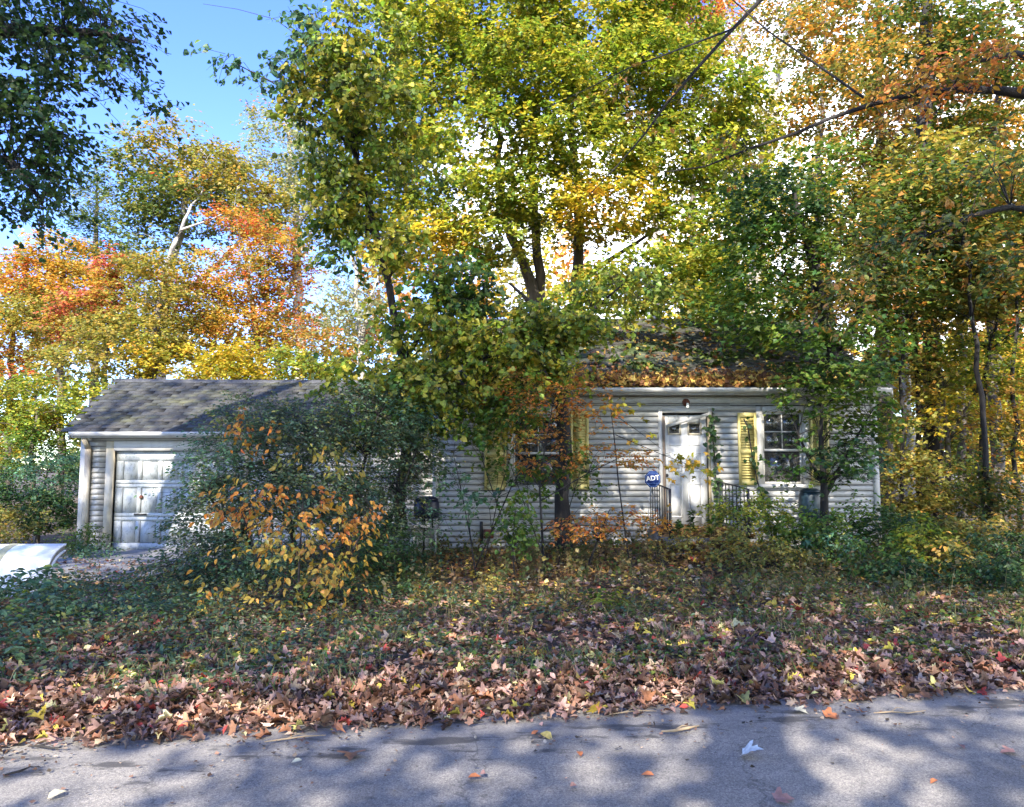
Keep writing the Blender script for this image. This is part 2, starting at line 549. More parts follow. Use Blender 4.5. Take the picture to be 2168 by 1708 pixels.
opens_pad = [(o[0], o[1], o[2], o[3]) for o in OPEN]
shut = [(X14(1561), X14(1600), Z14(1027), Z14(874)), (X14(1713), X14(1752), Z14(1027), Z14(874)),
        (X14(1026), X14(1072), Z14(1037), Z14(872)), (X14(1207), X14(1246), Z14(1036), Z14(870))]
clad(wall, PM, HX0 + TRIMW, HX1 - TRIMW, 0.03, EAVE - 0.16, 0.105, HY, opens_pad)
tb = MB()
for x in (HX0, HX1 - TRIMW):
    tb = MB().box(x, x + TRIMW, HY - 0.035, HY, 0.02, EAVE - 0.16)
    tb.build('corner_board', M_TRIM, house)
MB().box(HX0, HX1, HY - 0.03, HY, EAVE - 0.16, EAVE - 0.02).build('frieze_board', M_TRIM, house)
MB().box(HX0 - 0.05, HX1 + 0.05, HY - 0.34, HY - 0.002, EAVE - 0.02, EAVE).build('soffit', M_TRIM, house)
MB().box(HX0 - 0.1, HX1 + 0.1, HY - 0.37, HY - 0.345, EAVE - 0.03, EAVE + 0.10).build('fascia', M_TRIM, house)
def gutter(x0, x1, y, z, parent):
    prof = [(y, z), (y - 0.09, z + 0.01), (y - 0.115, z + 0.06), (y - 0.115, z + 0.09), (y - 0.108, z + 0.09), (y - 0.105, z + 0.062), (y - 0.085, z + 0.02), (y - 0.006, z + 0.012), (y - 0.006, z + 0.09), (y, z + 0.09)]
    return MB().prism(prof, 'x', x0, x1).build('gutter', M_TRIM, parent)
gutter(HX0 - 0.1, HX1 + 0.08, HY - 0.372, EAVE - 0.005, house)

# roofs with single shingles
def shingle_variants(mat, base, n=8):
    ms = []
    for k in range(n):
        w_, l_, th = 0.296, 0.20, 0.011
        V = np.array([(x, y, z) for z in (0, th) for y in (0, l_) for x in (-w_ / 2, w_ / 2)], float)
        V[:, 2] -= V[:, 1] * 0.045
        V += R.normal(0, 0.003, V.shape) * np.array((1.6, 2.2, 0.6))
        f = [(0, 2, 3, 1), (4, 5, 7, 6), (0, 1, 5, 4), (2, 6, 7, 3), (0, 4, 6, 2), (1, 3, 7, 5)]
        c = np.array(base) * R.uniform(0.78, 1.2) * np.array((R.uniform(.95, 1.08), 1, R.uniform(.92, 1.05)))
        ms.append((V, np.array(f), c, mesh_np('shingle', V, [np.array(f)], mat, np.tile(c, (8, 1)))))
    return ms
def roof(parent, x0, x1, ye, ze, yr, zr, yb, mat, base, want, sag=0.0):
    th = 0.06
    slab = MB()
    slab.prism([(ye, ze), (yr, zr - 0.04), (yb, ze), (yb, ze + th), (yr, zr + 0.02), (ye, ze + th - 0.02)], 'x', x0, x1)
    rf = slab.build('roof', M_BROWNWOOD, parent)
    ang = math.atan2(zr - ze, yr - ye)
    Ls = math.hypot(yr - ye, zr - ze)
    var = shingle_variants(mat, base)
    step, tw = 0.143, 0.30
    rows = int(Ls / step) + 1
    cells = []
    for r_ in range(rows):
        x = x0 - 0.02 + (0.15 if r_ % 2 else 0)
        while x < x1 + 0.03:
            cells.append((r_, x)); x += tw
    prio = sorted(range(len(cells)), key=lambda i: -want(cells[i][1], cells[i][0] * step) - random.random() * 0.01)
    single = set(prio[:300])
    Va, Fa, Ca, n = [], [], [], 0
    ca, sa = math.cos(ang), math.sin(ang)
    for i, (r_, x) in enumerate(cells):
        d = r_ * step - 0.03 + random.gauss(0, 0.004)
        dz = -sag * math.sin(PI * (x - x0) / (x1 - x0)) * (d / Ls)
        # normal of the slope is (-sa, ca)
        oy, oz = ye + d * ca - 0.012 * sa, ze + th + d * sa + 0.012 * ca + dz
        V, f, c, me = random.choice(var)
        rz = random.gauss(0, 0.006)
        if i in single:
            ob('shingle', me, rf, (x + random.gauss(0, .003), oy, oz), rot=(ang, 0, rz))
        else:
            W_ = np.stack([V[:, 0] + x, V[:, 1] * ca - V[:, 2] * sa + oy, V[:, 1] * sa + V[:, 2] * ca + oz], -1)
            Va.append(W_); Fa.append(f + n); Ca.append(np.tile(c, (8, 1))); n += 8
    if Va:
        ob('shingles', mesh_np('shingles', np.concatenate(Va), [np.concatenate(Fa)], mat, np.concatenate(Ca)), rf, kind='stuff')
    # ridge caps
    cap = MB()
    x = x0
    while x < x1:
        dz = -sag * math.sin(PI * (x - x0) / (x1 - x0))
        z = zr + th + 0.03 + dz
        cap.add([(x, yr - 0.13, z - 0.13 * sa / ca), (x + 0.26, yr - 0.13, z - 0.13 * sa / ca - 0.01), (x + 0.26, yr, z), (x, yr, z + 0.012), (x + 0.26, yr + 0.13, z - 0.13 * sa / ca), (x, yr + 0.13, z - 0.13 * sa / ca)],
                [(0, 1, 2, 3), (3, 2, 4, 5)])
        x += 0.25
    cap.build('ridge_cap', M_SHINGCAP, rf)
    for sx in (x0 - 0.02, x1):
        MB().prism([(ye, ze - 0.10), (yr, zr - 0.10), (yr, zr + th - 0.004), (ye, ze + th - 0.004)], 'x', sx, sx + 0.02).build('rake_board', M_TRIM, parent)
    return rf, ang, ca, sa
M_SHINGCAP = simple('ridge_shingle', (0.075, 0.075, 0.072), 0.95, var=0.4, sc=20)
hroof = roof(house, HX0 - 0.12, HX1 + 0.12, HY - 0.38, EAVE + 0.02, (HY + HYB) / 2, RIDGE, HYB + 0.38, M_SHING_H, (0.085, 0.08, 0.07),
             lambda x, d: 2 - abs(x - 3.2) / 3 - abs(d - 1.4) / 2)

# windows
def window(x0, x1, z0, z1, blind):
    """x0..z1: outer edge of the casing."""
    y = HY
    cw = 0.11
    fr = MB()
    fr.box(x0, x0 + cw, y - 0.04, y + 0.1, z0, z1).box(x1 - cw, x1, y - 0.04, y + 0.1, z0, z1)
    fr.box(x0 + cw, x1 - cw, y - 0.04, y + 0.1, z1 - cw, z1)
    f = fr.build('window', M_TRIM, house)
    MB().box(x0 - 0.03, x1 + 0.03, y - 0.075, y + 0.1, z0 - 0.03, z0 + 0.035).build('sill', M_TRIM, f)
    gx0, gx1, gz0, gz1 = x0 + cw, x1 - cw, z0 + 0.035, z1 - cw
    zm = gz0 + (gz1 - gz0) * 0.47
    for (a, b, yy) in ((gz0, zm + 0.02, y + 0.045), (zm - 0.02, gz1, y + 0.012)):
        s = MB()
        s.box(gx0, gx0 + 0.045, yy, yy + 0.03, a, b).box(gx1 - 0.045, gx1, yy, yy + 0.03, a, b)
        s.box(gx0 + 0.045, gx1 - 0.045, yy, yy + 0.03, a, a + 0.045).box(gx0 + 0.045, gx1 - 0.045, yy, yy + 0.03, b - 0.04, b)
        s.build('sash', M_TRIM, f)
        nx = 2
        xm = (gx0 + gx1) / 2
        ym = (a + b) / 2
        if yy < y + 0.03:   # muntins in the upper sash
            MB().box(xm - 0.01, xm + 0.01, yy + 0.004, yy + 0.026, a + 0.045, b - 0.04).build('muntin', M_TRIM, f)
            MB().box(gx0 + 0.045, xm - 0.01, yy + 0.006, yy + 0.024, ym - 0.009, ym + 0.009).build('muntin', M_TRIM, f)
            MB().box(xm + 0.01, gx1 - 0.045, yy + 0.006, yy + 0.024, ym - 0.009, ym + 0.009).build('muntin', M_TRIM, f)
            for (p, q) in ((gx0 + 0.045, xm - 0.01), (xm + 0.01, gx1 - 0.045)):
                for (u, v) in ((a + 0.045, ym - 0.009), (ym + 0.009, b - 0.04)):
                    MB().box(p, q, yy + 0.013, yy + 0.017, u, v).build('pane', M_GLASS, f)
        else:
            MB().box(gx0 + 0.045, gx1 - 0.045, yy + 0.013, yy + 0.017, a + 0.045, b - 0.04).build('pane', M_GLASS, f)
    if blind:
        bl = MB()
        n = 13
        for i in range(n):
            a = gx0 + (gx1 - gx0) * i / n
            b = gx0 + (gx1 - gx0) * (i + 1) / n
            o = 0.02 if i % 2 else 0.0
            bl.box(a, b, y + 0.14 + o, y + 0.145 + o, zm - 0.05, gz1 + 0.03)
        bl.build('curtain', M_CURTAIN, f)
    return f
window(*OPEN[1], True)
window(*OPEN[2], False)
SLAT = mesh_np('slat', np.array([(x, y, z) for x in (0, 1) for (y, z) in ((-0.004, 0), (-0.030, -0.018), (-0.034, -0.012), (-0.008, 0.006))], float),
               [np.array([(0, 1, 2, 3), (7, 6, 5, 4), (0, 4, 5, 1), (1, 5, 6, 2), (2, 6, 7, 3), (3, 7, 4, 0)])], M_YELLOW)
def shutter(x0, x1, z0, z1, tilt=0.0):
    y = HY - 0.028
    b = MB()
    sw_ = 0.045
    b.box(x0, x0 + sw_, y - 0.035, y, z0, z1).box(x1 - sw_, x1, y - 0.035, y, z0, z1)
    zm = z0 + (z1 - z0) * 0.46
    for (a, c) in ((z0, z0 + 0.09), (zm - 0.035, zm + 0.035), (z1 - 0.08, z1)):
        b.box(x0 + sw_, x1 - sw_, y - 0.033, y - 0.002, a, c)
    b.box(x0 + sw_, x1 - sw_, y - 0.002, y, z0 + 0.09, z1 - 0.08)
    s = b.build('shutter', M_YELLOW, house)
    for (a, c) in ((z0 + 0.09, zm - 0.035), (zm + 0.035, z1 - 0.08)):
        n = int((c - a) / 0.047)
        for i in range(n):
            ob('slat', SLAT, s, (x0 + sw_ + 0.001, y - 0.001, a + 0.02 + (c - a - 0.015) * i / n + random.gauss(0, 0.002)), scale=(x1 - x0 - 2 * sw_ - 0.002, 0.9, 1.25))
for q in shut:
    shutter(*q)

# front door
dx0, dx1, dz0, dz1 = X14(1403), X14(1497), 0.53, Z14(878)
fr = MB()
fr.box(OPEN[0][0] - 0.02, OPEN[0][0] + 0.05, HY - 0.04, HY + 0.11, 0.50, OPEN[0][3] + 0.03).box(OPEN[0][1] - 0.05, OPEN[0][1] + 0.02, HY - 0.04, HY + 0.11, 0.50, OPEN[0][3] + 0.03)
fr.box(OPEN[0][0] + 0.05, OPEN[0][1] - 0.05, HY - 0.042, HY + 0.11, OPEN[0][3] - 0.05, OPEN[0][3] + 0.03)
dfr = fr.build('door_frame', M_TRIM, house)
MB().box(dx0 - 0.012, dx0 + 0.035, HY - 0.055, HY - 0.042, 0.5, dz1 - 0.03).build('jamb', M_BROWNWOOD, dfr)
MB().box(dx1 - 0.005, dx1 + 0.045, HY - 0.06, HY - 0.042, 0.5, dz1 - 0.01).build('jamb', M_RAW, dfr)
MB().box(dx0 - 0.04, dx1 + 0.04, HY - 0.06, HY + 0.1, 0.48, 0.53).build('threshold', M_BROWNWOOD, dfr)
dl = MB()
lites = [(dx0 + 0.13, dx0 + 0.32, dz1 - 0.34, dz1 - 0.17), (dx1 - 0.32, dx1 - 0.12, dz1 - 0.34, dz1 - 0.17)]
wall_with_openings(dl, dx0, dx1, dz0, dz1, HY + 0.05, HY + 0.09, lites)
door = dl.build('door', M_DOOR, house)
for (a, b, c, d) in lites:
    mb = MB()
    mb.box(a - 0.03, a, HY + 0.032, HY + 0.05, c - 0.03, d + 0.03).box(b, b + 0.03, HY + 0.032, HY + 0.05, c - 0.03, d + 0.03)
    mb.box(a, b, HY + 0.032, HY + 0.05, c - 0.03, c).box(a, b, HY + 0.032, HY + 0.05, d, d + 0.03)
    mb.build('light_frame', M_CREAM, door)
    MB().box(a, b, HY + 0.065, HY + 0.07, c, d).build('pane', M_GLASS, door)
for (a, b, c, d) in ((dx0 + 0.1, (dx0 + dx1) / 2 - 0.05, dz0 + 1.0, dz0 + 1.5), ((dx0 + dx1) / 2 + 0.05, dx1 - 0.1, dz0 + 1.0, dz0 + 1.5),
                     (dx0 + 0.1, (dx0 + dx1) / 2 - 0.05, dz0 + 0.16, dz0 + 0.78), ((dx0 + dx1) / 2 + 0.05, dx1 - 0.1, dz0 + 0.16, dz0 + 0.78)):
    mb = MB()
    y0, y1 = HY + 0.042, HY + 0.05
    mb.box(a, a + 0.02, y0, y1, c, d).box(b - 0.02, b, y0, y1, c, d).box(a + 0.02, b - 0.02, y0, y1, c, c + 0.02).box(a + 0.02, b - 0.02, y0, y1, d - 0.02, d)
    mb.box(a + 0.05, b - 0.05, y0 + 0.002, y1, c + 0.05, d - 0.05)
    mb.build('panel', M_DOOR, door)
kn = MB(); kn.tube([(dx0 + 0.065, HY + 0.05, dz0 + 0.93), (dx0 + 0.065, HY + 0.02, dz0 + 0.93), (dx0 + 0.065, HY - 0.0, dz0 + 0.93), (dx0 + 0.065, HY - 0.025, dz0 + 0.93)], [0.02, 0.015, 0.034, 0.02], 10)
kn.build('knob', M_IRON, door, sm=True)
kn = MB(); kn.tube([(dx0 + 0.07, HY + 0.05, dz0 + 1.06), (dx0 + 0.07, HY + 0.035, dz0 + 1.06)], [0.022, 0.02], 10); kn.build('lock', M_IRON, door)
# loose closer bar hanging across the top of the door
MB().beam((dx0 + 0.06, HY - 0.03, dz1 - 0.215), (dx1 + 0.005, HY - 0.09, dz1 + 0.005), 0.02, 0.055).build('loose_trim', M_TRIM, dfr, label='loose white strip hanging slantwise across the door top')
# lamp over the door
lp = MB()
lx, lz = X14(1453), Z14(852)
lp.tube([(lx, HY - 0.03, lz), (lx, HY - 0.07, lz)], [0.075, 0.06], 12)
lp.tube([(lx, HY - 0.06, lz), (lx, HY - 0.12, lz + 0.01), (lx, HY - 0.15, lz - 0.02)], [0.014, 0.014, 0.03], 8)
la = lp.build('porch_lamp', M_RUST, house)
bl = MB(); bl.tube([(lx, HY - 0.15, lz - 0.02), (lx, HY - 0.15, lz - 0.06), (lx, HY - 0.15, lz - 0.10), (lx, HY - 0.15, lz - 0.12)], [0.02, 0.024, 0.034, 0.012], 10)
bl.build('bulb', M_SIGNWHITE, la, sm=True)
# open crawl-space band of boards at the lower corner
for k, (a, b) in enumerate(((HX0 - 0.02, HX0 + 0.28), (HX0 + 0.283, HX0 + 0.5))):
    pass
# concrete stoop
st = MB()
st.box(2.45, 3.86, 12.0, HY - 0.065, -0.1, 0.48)
st.box(2.5, 3.8, 11.68, 11.997, -0.1, 0.30).box(2.5, 3.8, 11.38, 11.677, -0.1, 0.14)
st.build('steps', M_CONC, house)
# railings
def railing(x, label):
    r_ = ob('iron_railing', None, loc=(x, 12.1, 0.48), label=label, cat='railing', group='iron railings beside the door steps')
    zt0, zt1 = 1.36, 1.26
    m = MB(); m.beam((x, HY - 0.06, zt0), (x, 12.05, zt1), 0.03, 0.018); m.build('handrail', M_IRON, r_)
    m = MB(); m.beam((x, HY - 0.06, zt0 - 0.72), (x, 12.05, zt1 - 0.66), 0.02, 0.014); m.build('rail', M_IRON, r_)
    m = MB(); m.beam((x, 12.05, 0.40), (x, 12.05, zt1 + 0.01), 0.038, 0.038, up=(0, 1, 0)); m.box(x - 0.045, x + 0.045, 12.005, 12.095, 0.482, 0.49); m.build('post', M_IRON, r_)
    for i in range(1, 9):
        yy = 12.05 + (HY - 0.06 - 12.05) * i / 9
        zz = zt1 + (zt0 - zt1) * i / 9
        m = MB(); m.beam((x, yy, zz - 0.70), (x, yy, zz - 0.01), 0.014, 0.014, up=(0, 1, 0)); m.build('baluster', M_IRON, r_)
    return r_
railing(2.5, 'black iron railing on the knob side of the front door, behind the blue sign')
railing(3.74, 'black iron railing between the front door and the window with weeds round it')

# ------------------------------------------------------------------ garage wing
GX0, GX1, GY, GYB, GE, GR, GF = -9.1, HX0, 16.0, 19.5, 2.27, 3.6, -0.13
def X16(px): return (px - 1084) / FPX * GY
def Z16(py): return float(at(1084, py, GY)[2])
garage = ob('garage', None, loc=((GX0 + GX1) / 2, GY, GF), cat='garage',
            label='low white garage with peeling panelled door and grey shingle roof joined to the bungalow')
gd = (X16(245), X16(521), GF, Z16(954))
gop = (X16(229), X16(529), GF, Z16(934))
gm = MB()
wall_with_openings(gm, GX0, GX1, GF, GE, GY, GY + 0.12, [gd])
gwall = gm.build('wall', M_GAPSHADE, garage)
sw = MB()
for x in (GX0, GX1 - 0.12):
    sw.prism([(GY + 0.12, GF), (GYB, GF), (GYB, GE), ((GY + GYB) / 2, GR - 0.06), (GY + 0.12, GE)], 'x', x, x + 0.12)
sw.box(GX0 + 0.12, GX1 - 0.12, GYB - 0.12, GYB, GF, GE)
sw.build('wall', M_SIDING, garage)
clad(gwall, plank_mesh(0.1005, M_SIDING), GX0 + 0.15, GX1 - 0.02, GF + 0.06, GE - 0.02, 0.112, GY, [gop])
MB().box(GX0, GX0 + 0.15, GY - 0.035, GY, GF, GE).build('corner_board', M_TRIM, garage)
m = MB()
m.box(gop[0], gd[0], GY - 0.05, GY + 0.12, GF, gop[3] - 0.001).build('door_casing', M_CREAM, garage)
MB().box(gd[1], gop[1], GY - 0.05, GY + 0.12, GF, gop[3] - 0.001).build('door_casing', M_CREAM, garage)
MB().box(gd[0] + 0.001, gd[1] - 0.001, GY - 0.052, GY + 0.12, gd[3], gop[3]).build('header', M_TRIM, garage)
MB().box(GX0 - 0.04, GX1, GY - 0.26, GY - 0.002, GE, GE + 0.02).build('soffit', M_TRIM, garage)
MB().box(GX0 - 0.06, GX1, GY - 0.29, GY - 0.262, GE - 0.05, GE + 0.09).build('fascia', M_TRIM, garage)
gutter(GX0 - 0.06, GX1 - 0.05, GY - 0.292, GE - 0.02, garage)
groof = roof(garage, GX0 - 0.1, GX1 - 0.02, GY - 0.3, GE + 0.02, 17.72, GR, GYB + 0.2, M_SHING_G, (0.046, 0.046, 0.044),
             lambda x, d: 2 - max(0, (x + 5.0)) / 2 - 0.1 * d, sag=0.035)
# panelled overhead door
gx0, gx1, gz0_, gz1_ = gd
dm = MB().box(gx0 + 0.005, gx1 - 0.005, GY + 0.075, GY + 0.1, GF + 0.01, gz1_ - 0.005)
gdoor = dm.build('garage_door', M_GDOOR, garage)
rows, cols = 3, 6
H = gz1_ - GF - 0.02
for r_ in range(rows):
    a = GF + 0.015 + H * r_ / rows
    b = GF + 0.015 + H * (r_ + 1) / rows - 0.008
    top = 0.20 if r_ == rows - 1 else 0.075
    bot = 0.14 if r_ == 0 else 0.075
    MB().box(gx0 + 0.01, gx1 - 0.01, GY + 0.045, GY + 0.075, a, a + bot).build('rail', M_GDOOR, gdoor)
    MB().box(gx0 + 0.01, gx1 - 0.01, GY + 0.045, GY + 0.075, b - top, b).build('rail', M_GDOOR, gdoor)
    pw = (gx1 - gx0 - 0.02 - 0.16) / cols
    for c in range(cols + 1):
        xc = gx0 + 0.09 + pw * c
        hw = 0.08 if c in (0, cols) else 0.042
        MB().box(max(gx0 + 0.012, xc - hw), min(gx1 - 0.012, xc + hw), GY + 0.047, GY + 0.075, a + bot, b - top).build('stile', M_GDOOR, gdoor)
        if c < cols:
            p0, p1 = xc + (0.08 if c == 0 else 0.042), xc + pw - (0.08 if c == cols - 1 else 0.042)
            q = random.uniform(-0.004, 0.004)
            MB().box(p0 + 0.012, p1 - 0.012, GY + 0.064 + q, GY + 0.075, a + bot + 0.012, b - top - 0.012).build('panel', M_GDOOR, gdoor)
m = MB(); hx, hz = X16(302), Z16(1089)
m.box(hx - 0.13, hx + 0.13, GY + 0.02, GY + 0.04, hz - 0.02, hz + 0.02).box(hx - 0.11, hx - 0.09, GY + 0.04, GY + 0.046, hz - 0.018, hz + 0.018).box(hx + 0.09, hx + 0.11, GY + 0.04, GY + 0.046, hz - 0.018, hz + 0.018)
m.build('handle', M_IRON, gdoor)
m = MB(); m.tube([(hx, GY + 0.047, hz + 0.36), (hx, GY + 0.02, hz + 0.36)], [0.045, 0.035], 10); m.build('lock', M_RUST, gdoor)
# downspout and lamp
m = MB(); x = X16(192)
m.box(x - 0.055, x + 0.055, GY - 0.085, GY - 0.028, GF + 0.05, GE - 0.26)
m.beam((x, GY - 0.056, GE - 0.27), (x + 0.01, GY - 0.26, GE - 0.07), 0.1, 0.055)
m.build('downspout', M_CREAM, garage)
m = MB(); x = X16(191); m.box(x - 0.07, x + 0.07, GY - 0.16, GY - 0.04, GE - 0.10, GE - 0.03); m.build('soffit_lamp', M_SIGNWHITE, garage)

# ------------------------------------------------------------------ leaves
def tmpl(outline, fold=0.10, curl=0.0, centre=(0, 0.45)):
    """Fan from a centre point: outline as (x,y) points from the base round."""
    o = np.array(outline, float)
    V = np.zeros((len(o) + 1, 3))
    V[1:, :2] = o
    V[0, :2] = centre
    V[:, 2] = fold * np.abs(V[:, 0]) * 2 - curl * (V[:, 1] - 0.4) ** 2
    n = len(o)
    F = np.array([(0, i + 1, (i + 1) % n + 1) for i in range(n)])
    return V, F
def sym(half):
    return half + [(-x, y) for x, y in half[::-1] if abs(x) > 1e-6]
T_QUAD = (np.array([(0, 0, 0), (0.36, 0.5, 0.1), (0, 1, -0.06), (-0.36, 0.5, 0.1)], float), np.array([(0, 1, 2), (0, 2, 3)]))
T_WIDE = (np.array([(0, 0, 0), (0.52, 0.42, 0.1), (0, 1, -0.06), (-0.52, 0.42, 0.1)], float), np.array([(0, 1, 2), (0, 2, 3)]))
T_OVAL = tmpl(sym([(0, 0), (0.2, 0.22), (0.27, 0.5), (0.17, 0.8), (0, 1.0)]), 0.16, 0.18)
T_SLIM = tmpl(sym([(0, 0), (0.15, 0.25), (0.19, 0.5), (0.10, 0.8), (0, 1.0)]), 0.2, 0.25)
T_HEART = tmpl(sym([(0, 0.06), (0.22, -0.03), (0.45, 0.16), (0.45, 0.45), (0.25, 0.75), (0, 1.0)]), 0.10, 0.3)
T_MAPLE = tmpl(sym([(0, 0), (0.3, 0.02), (0.26, 0.2), (0.55, 0.45), (0.3, 0.5), (0.2, 0.68), (0, 1.0)]), 0.12, 0.2, (0, 0.35))
T_MAPLEF = tmpl(sym([(0, 0.02), (0.10, 0.0), (0.36, -0.02), (0.30, 0.12), (0.58, 0.36), (0.60, 0.52), (0.40, 0.50), (0.22, 0.46), (0.27, 0.72), (0.15, 0.74), (0, 1.0)]), 0.1, 0.25, (0, 0.3))
def halves(pts, fold, curl):
    h = [(x, y) for x, y in pts[1:-1]]
    P_ = [pts[0]] + h + [pts[-1]] + [(-x, y) for x, y in h]
    V = np.array([(x, y, fold * abs(x) * 2 - curl * (y - .4) ** 2) for x, y in P_])
    n = len(h)
    return V, np.array([list(range(0, n + 2)), [0, n + 1] + list(range(2 * n + 1, n + 1, -1))])
T_MAPLE = halves([(0, 0), (.32, .04), (.55, .46), (.22, .58), (0, 1)], .12, .2)
T_HEART = halves([(0, .08), (.25, -.02), (.46, .3), (.26, .74), (0, 1)], .12, .3)
T_OVAL = halves([(0, 0), (.22, .25), (.26, .55), (0, 1)], .18, .2)
T_MAPLEC = tmpl([(x, y) for x, y in sym([(0, 0.02), (0.10, 0.0), (0.33, -0.02), (0.26, 0.12), (0.5, 0.36), (0.50, 0.52), (0.34, 0.50), (0.2, 0.46), (0.24, 0.72), (0.13, 0.74), (0, 1.0)])], 0.42, 0.8, (0, 0.3))
T_OAKC = tmpl(sym([(0, 0), (0.10, 0.12), (0.24, 0.22), (0.12, 0.32), (0.28, 0.50), (0.13, 0.56), (0.22, 0.78), (0.08, 0.80), (0, 1.0)]), 0.5, 1.0)
T_OAK = tmpl(sym([(0, 0), (0.10, 0.12), (0.26, 0.22), (0.13, 0.32), (0.34, 0.50), (0.15, 0.56), (0.27, 0.78), (0.10, 0.80), (0, 1.0)]), 0.14, 0.45)

def frames(A, Nn):
    A = A / (np.linalg.norm(A, axis=1, keepdims=True) + 1e-9)
    X = np.cross(A, Nn); X /= np.linalg.norm(X, axis=1, keepdims=True) + 1e-9
    Z = np.cross(X, A)
    return np.stack([X, A, Z], -1)       # columns
def scatter_leaves(T, P, A, Nn, S, C):
    V, F = T
    Rm = frames(A, Nn)
    W_ = P[:, None] + S[:, None, None] * np.einsum('nij,kj->nki', Rm, V)
    k = len(V)
    Fa = (F[None] + (np.arange(len(P)) * k)[:, None, None]).reshape(-1, F.shape[1])
    return W_.reshape(-1, 3), Fa, np.repeat(C, k, 0)

# palettes: (colour, weight)
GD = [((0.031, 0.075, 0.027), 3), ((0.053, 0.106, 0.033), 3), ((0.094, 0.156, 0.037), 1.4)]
GB = [((0.079, 0.166, 0.096), 3), ((0.114, 0.219, 0.122), 3), ((0.158, 0.263, 0.122), 1.3), ((0.210, 0.263, 0.070), .5)]
GG = [((0.068, 0.142, 0.027), 3), ((0.108, 0.189, 0.030), 3), ((0.176, 0.230, 0.034), 2)]
YG = [((.15, .215, .03), 3), ((.27, .31, .035), 3.4), ((.42, .38, .05), 2.6), ((.09, .15, .028), 1.2)]
YY = [((0.500, 0.388, 0.037), 3), ((0.375, 0.338, 0.037), 2), ((0.213, 0.225, 0.025), 1.5), ((0.562, 0.325, 0.037), 1)]
OL = [((0.272, 0.256, 0.056), 3), ((0.400, 0.320, 0.064), 2), ((0.160, 0.176, 0.048), 2), ((0.512, 0.320, 0.064), .7)]
OY = [((0.552, 0.288, 0.048), 3), ((0.504, 0.360, 0.060), 3), ((0.312, 0.264, 0.048), 1.5)]
OO = [((.58, .23, .045), 3), ((.54, .30, .05), 2.4), ((.46, .14, .035), 1), ((.30, .22, .05), .8)]
RO = [((0.492, 0.123, 0.047), 3), ((0.454, 0.076, 0.043), 2), ((0.473, 0.189, 0.047), 1.5), ((0.284, 0.142, 0.047), .6)]
PK = [((0.546, 0.142, 0.109), 3), ((0.503, 0.098, 0.077), 2), ((0.546, 0.240, 0.131), 1.5), ((0.328, 0.175, 0.077), .5)]
GS = [((.075, .135, .075), 3), ((.11, .17, .09), 2), ((.17, .20, .10), 1.6), ((.21, .22, .06), .8)]
SG = [((0.270, 0.311, 0.176), 3), ((0.365, 0.378, 0.216), 2), ((0.176, 0.216, 0.108), 1.5)]
PN = [((0.090, 0.143, 0.045), 3), ((0.150, 0.195, 0.053), 2), ((0.240, 0.240, 0.060), 1)]
OG = [((0.486, 0.257, 0.054), 2), ((0.216, 0.203, 0.047), 3), ((0.567, 0.297, 0.068), 1.4), ((0.108, 0.135, 0.034), 2)]
DO = [((0.068, 0.115, 0.030), 3), ((0.121, 0.162, 0.034), 2), ((0.297, 0.230, 0.047), 1), ((0.486, 0.230, 0.054), .6)]
RM = RO + [(c_, w_ * .8) for c_, w_ in OL] + [(c_, w_ * .5) for c_, w_ in OY]
PM = PK + [(c_, w_ * .7) for c_, w_ in OL] + [(c_, w_ * .5) for c_, w_ in OY]
OM = OO + [(c_, w_ * .9) for c_, w_ in OL] + [(c_, w_ * .3) for c_, w_ in RO]
def pick(pal, n, rng):
    c = np.array([p[0] for p in pal]); w_ = np.array([p[1] for p in pal], float)
    return c[rng.choice(len(c), n, p=w_ / w_.sum())]

def skeleton(stems, targets, rtip, wobble, rng, side=None):
    """Nodes of a branching skeleton that reaches every target. stems: lists of (xyz, r)."""
    pos, rad, paths = [], [], []
    for st_ in stems:
        pts = np.array([p for p, _ in st_]); rr = np.array([r for _, r in st_])
        seg = np.linalg.norm(np.diff(pts, axis=0), axis=1)
        cum = np.r_[0, np.cumsum(seg)]
        n = max(3, int(cum[-1] / 0.45))
        q = np.linspace(0, cum[-1], n)
        P = np.stack([np.interp(q, cum, pts[:, i]) for i in range(3)], -1)
        # round the corners a little
        for _ in range(2):
            P[1:-1] = P[1:-1] * 0.5 + 0.25 * (P[:-2] + P[2:])
        P[1:-1] += rng.normal(0, wobble * 0.25, P[1:-1].shape) * np.array((1, 1, 0.3))
        rr = np.interp(q, cum, rr)
        paths.append((P, rr))
        pos += list(P); rad += list(rr)
    pos = np.array(pos); rad = np.array(rad)
    order = np.argsort(np.min(np.linalg.norm(targets[:, None] - pos[None], axis=2), axis=1)) if len(targets) else []
    for ti in order:
        t = targets[ti]
        d = np.linalg.norm(pos - t, axis=1)
        hd = np.hypot(pos[:, 0] - t[0], pos[:, 1] - t[1])
        cost = d + 0.9 * np.maximum(0, pos[:, 2] - t[2] + 0.25 * hd) + (0.5 / (rad * 60 + 0.6))
        j = int(np.argmin(cost))
        dist = d[j]
        k = max(2, int(dist / 0.4) + 1)
        u = np.linspace(0, 1, k + 1)
        P = pos[j][None] * (1 - u[:, None]) + t[None] * u[:, None]
        P[:, 2] += 0.16 * dist * np.sin(PI * u) * (0.6 + 0.8 * rng.random())
        P[1:-1] += rng.normal(0, wobble * min(1, dist / 2), P[1:-1].shape)
        r0 = min(rad[j] * 0.7, rtip + 0.009 * dist ** 1.15)
        rr = np.maximum(rtip * 0.6, r0 * (1 - u) + rtip * 0.6 * u)
        paths.append((P, rr))
        pos = np.concatenate([pos, P[1:]]); rad = np.concatenate([rad, rr[1:]])
    return paths

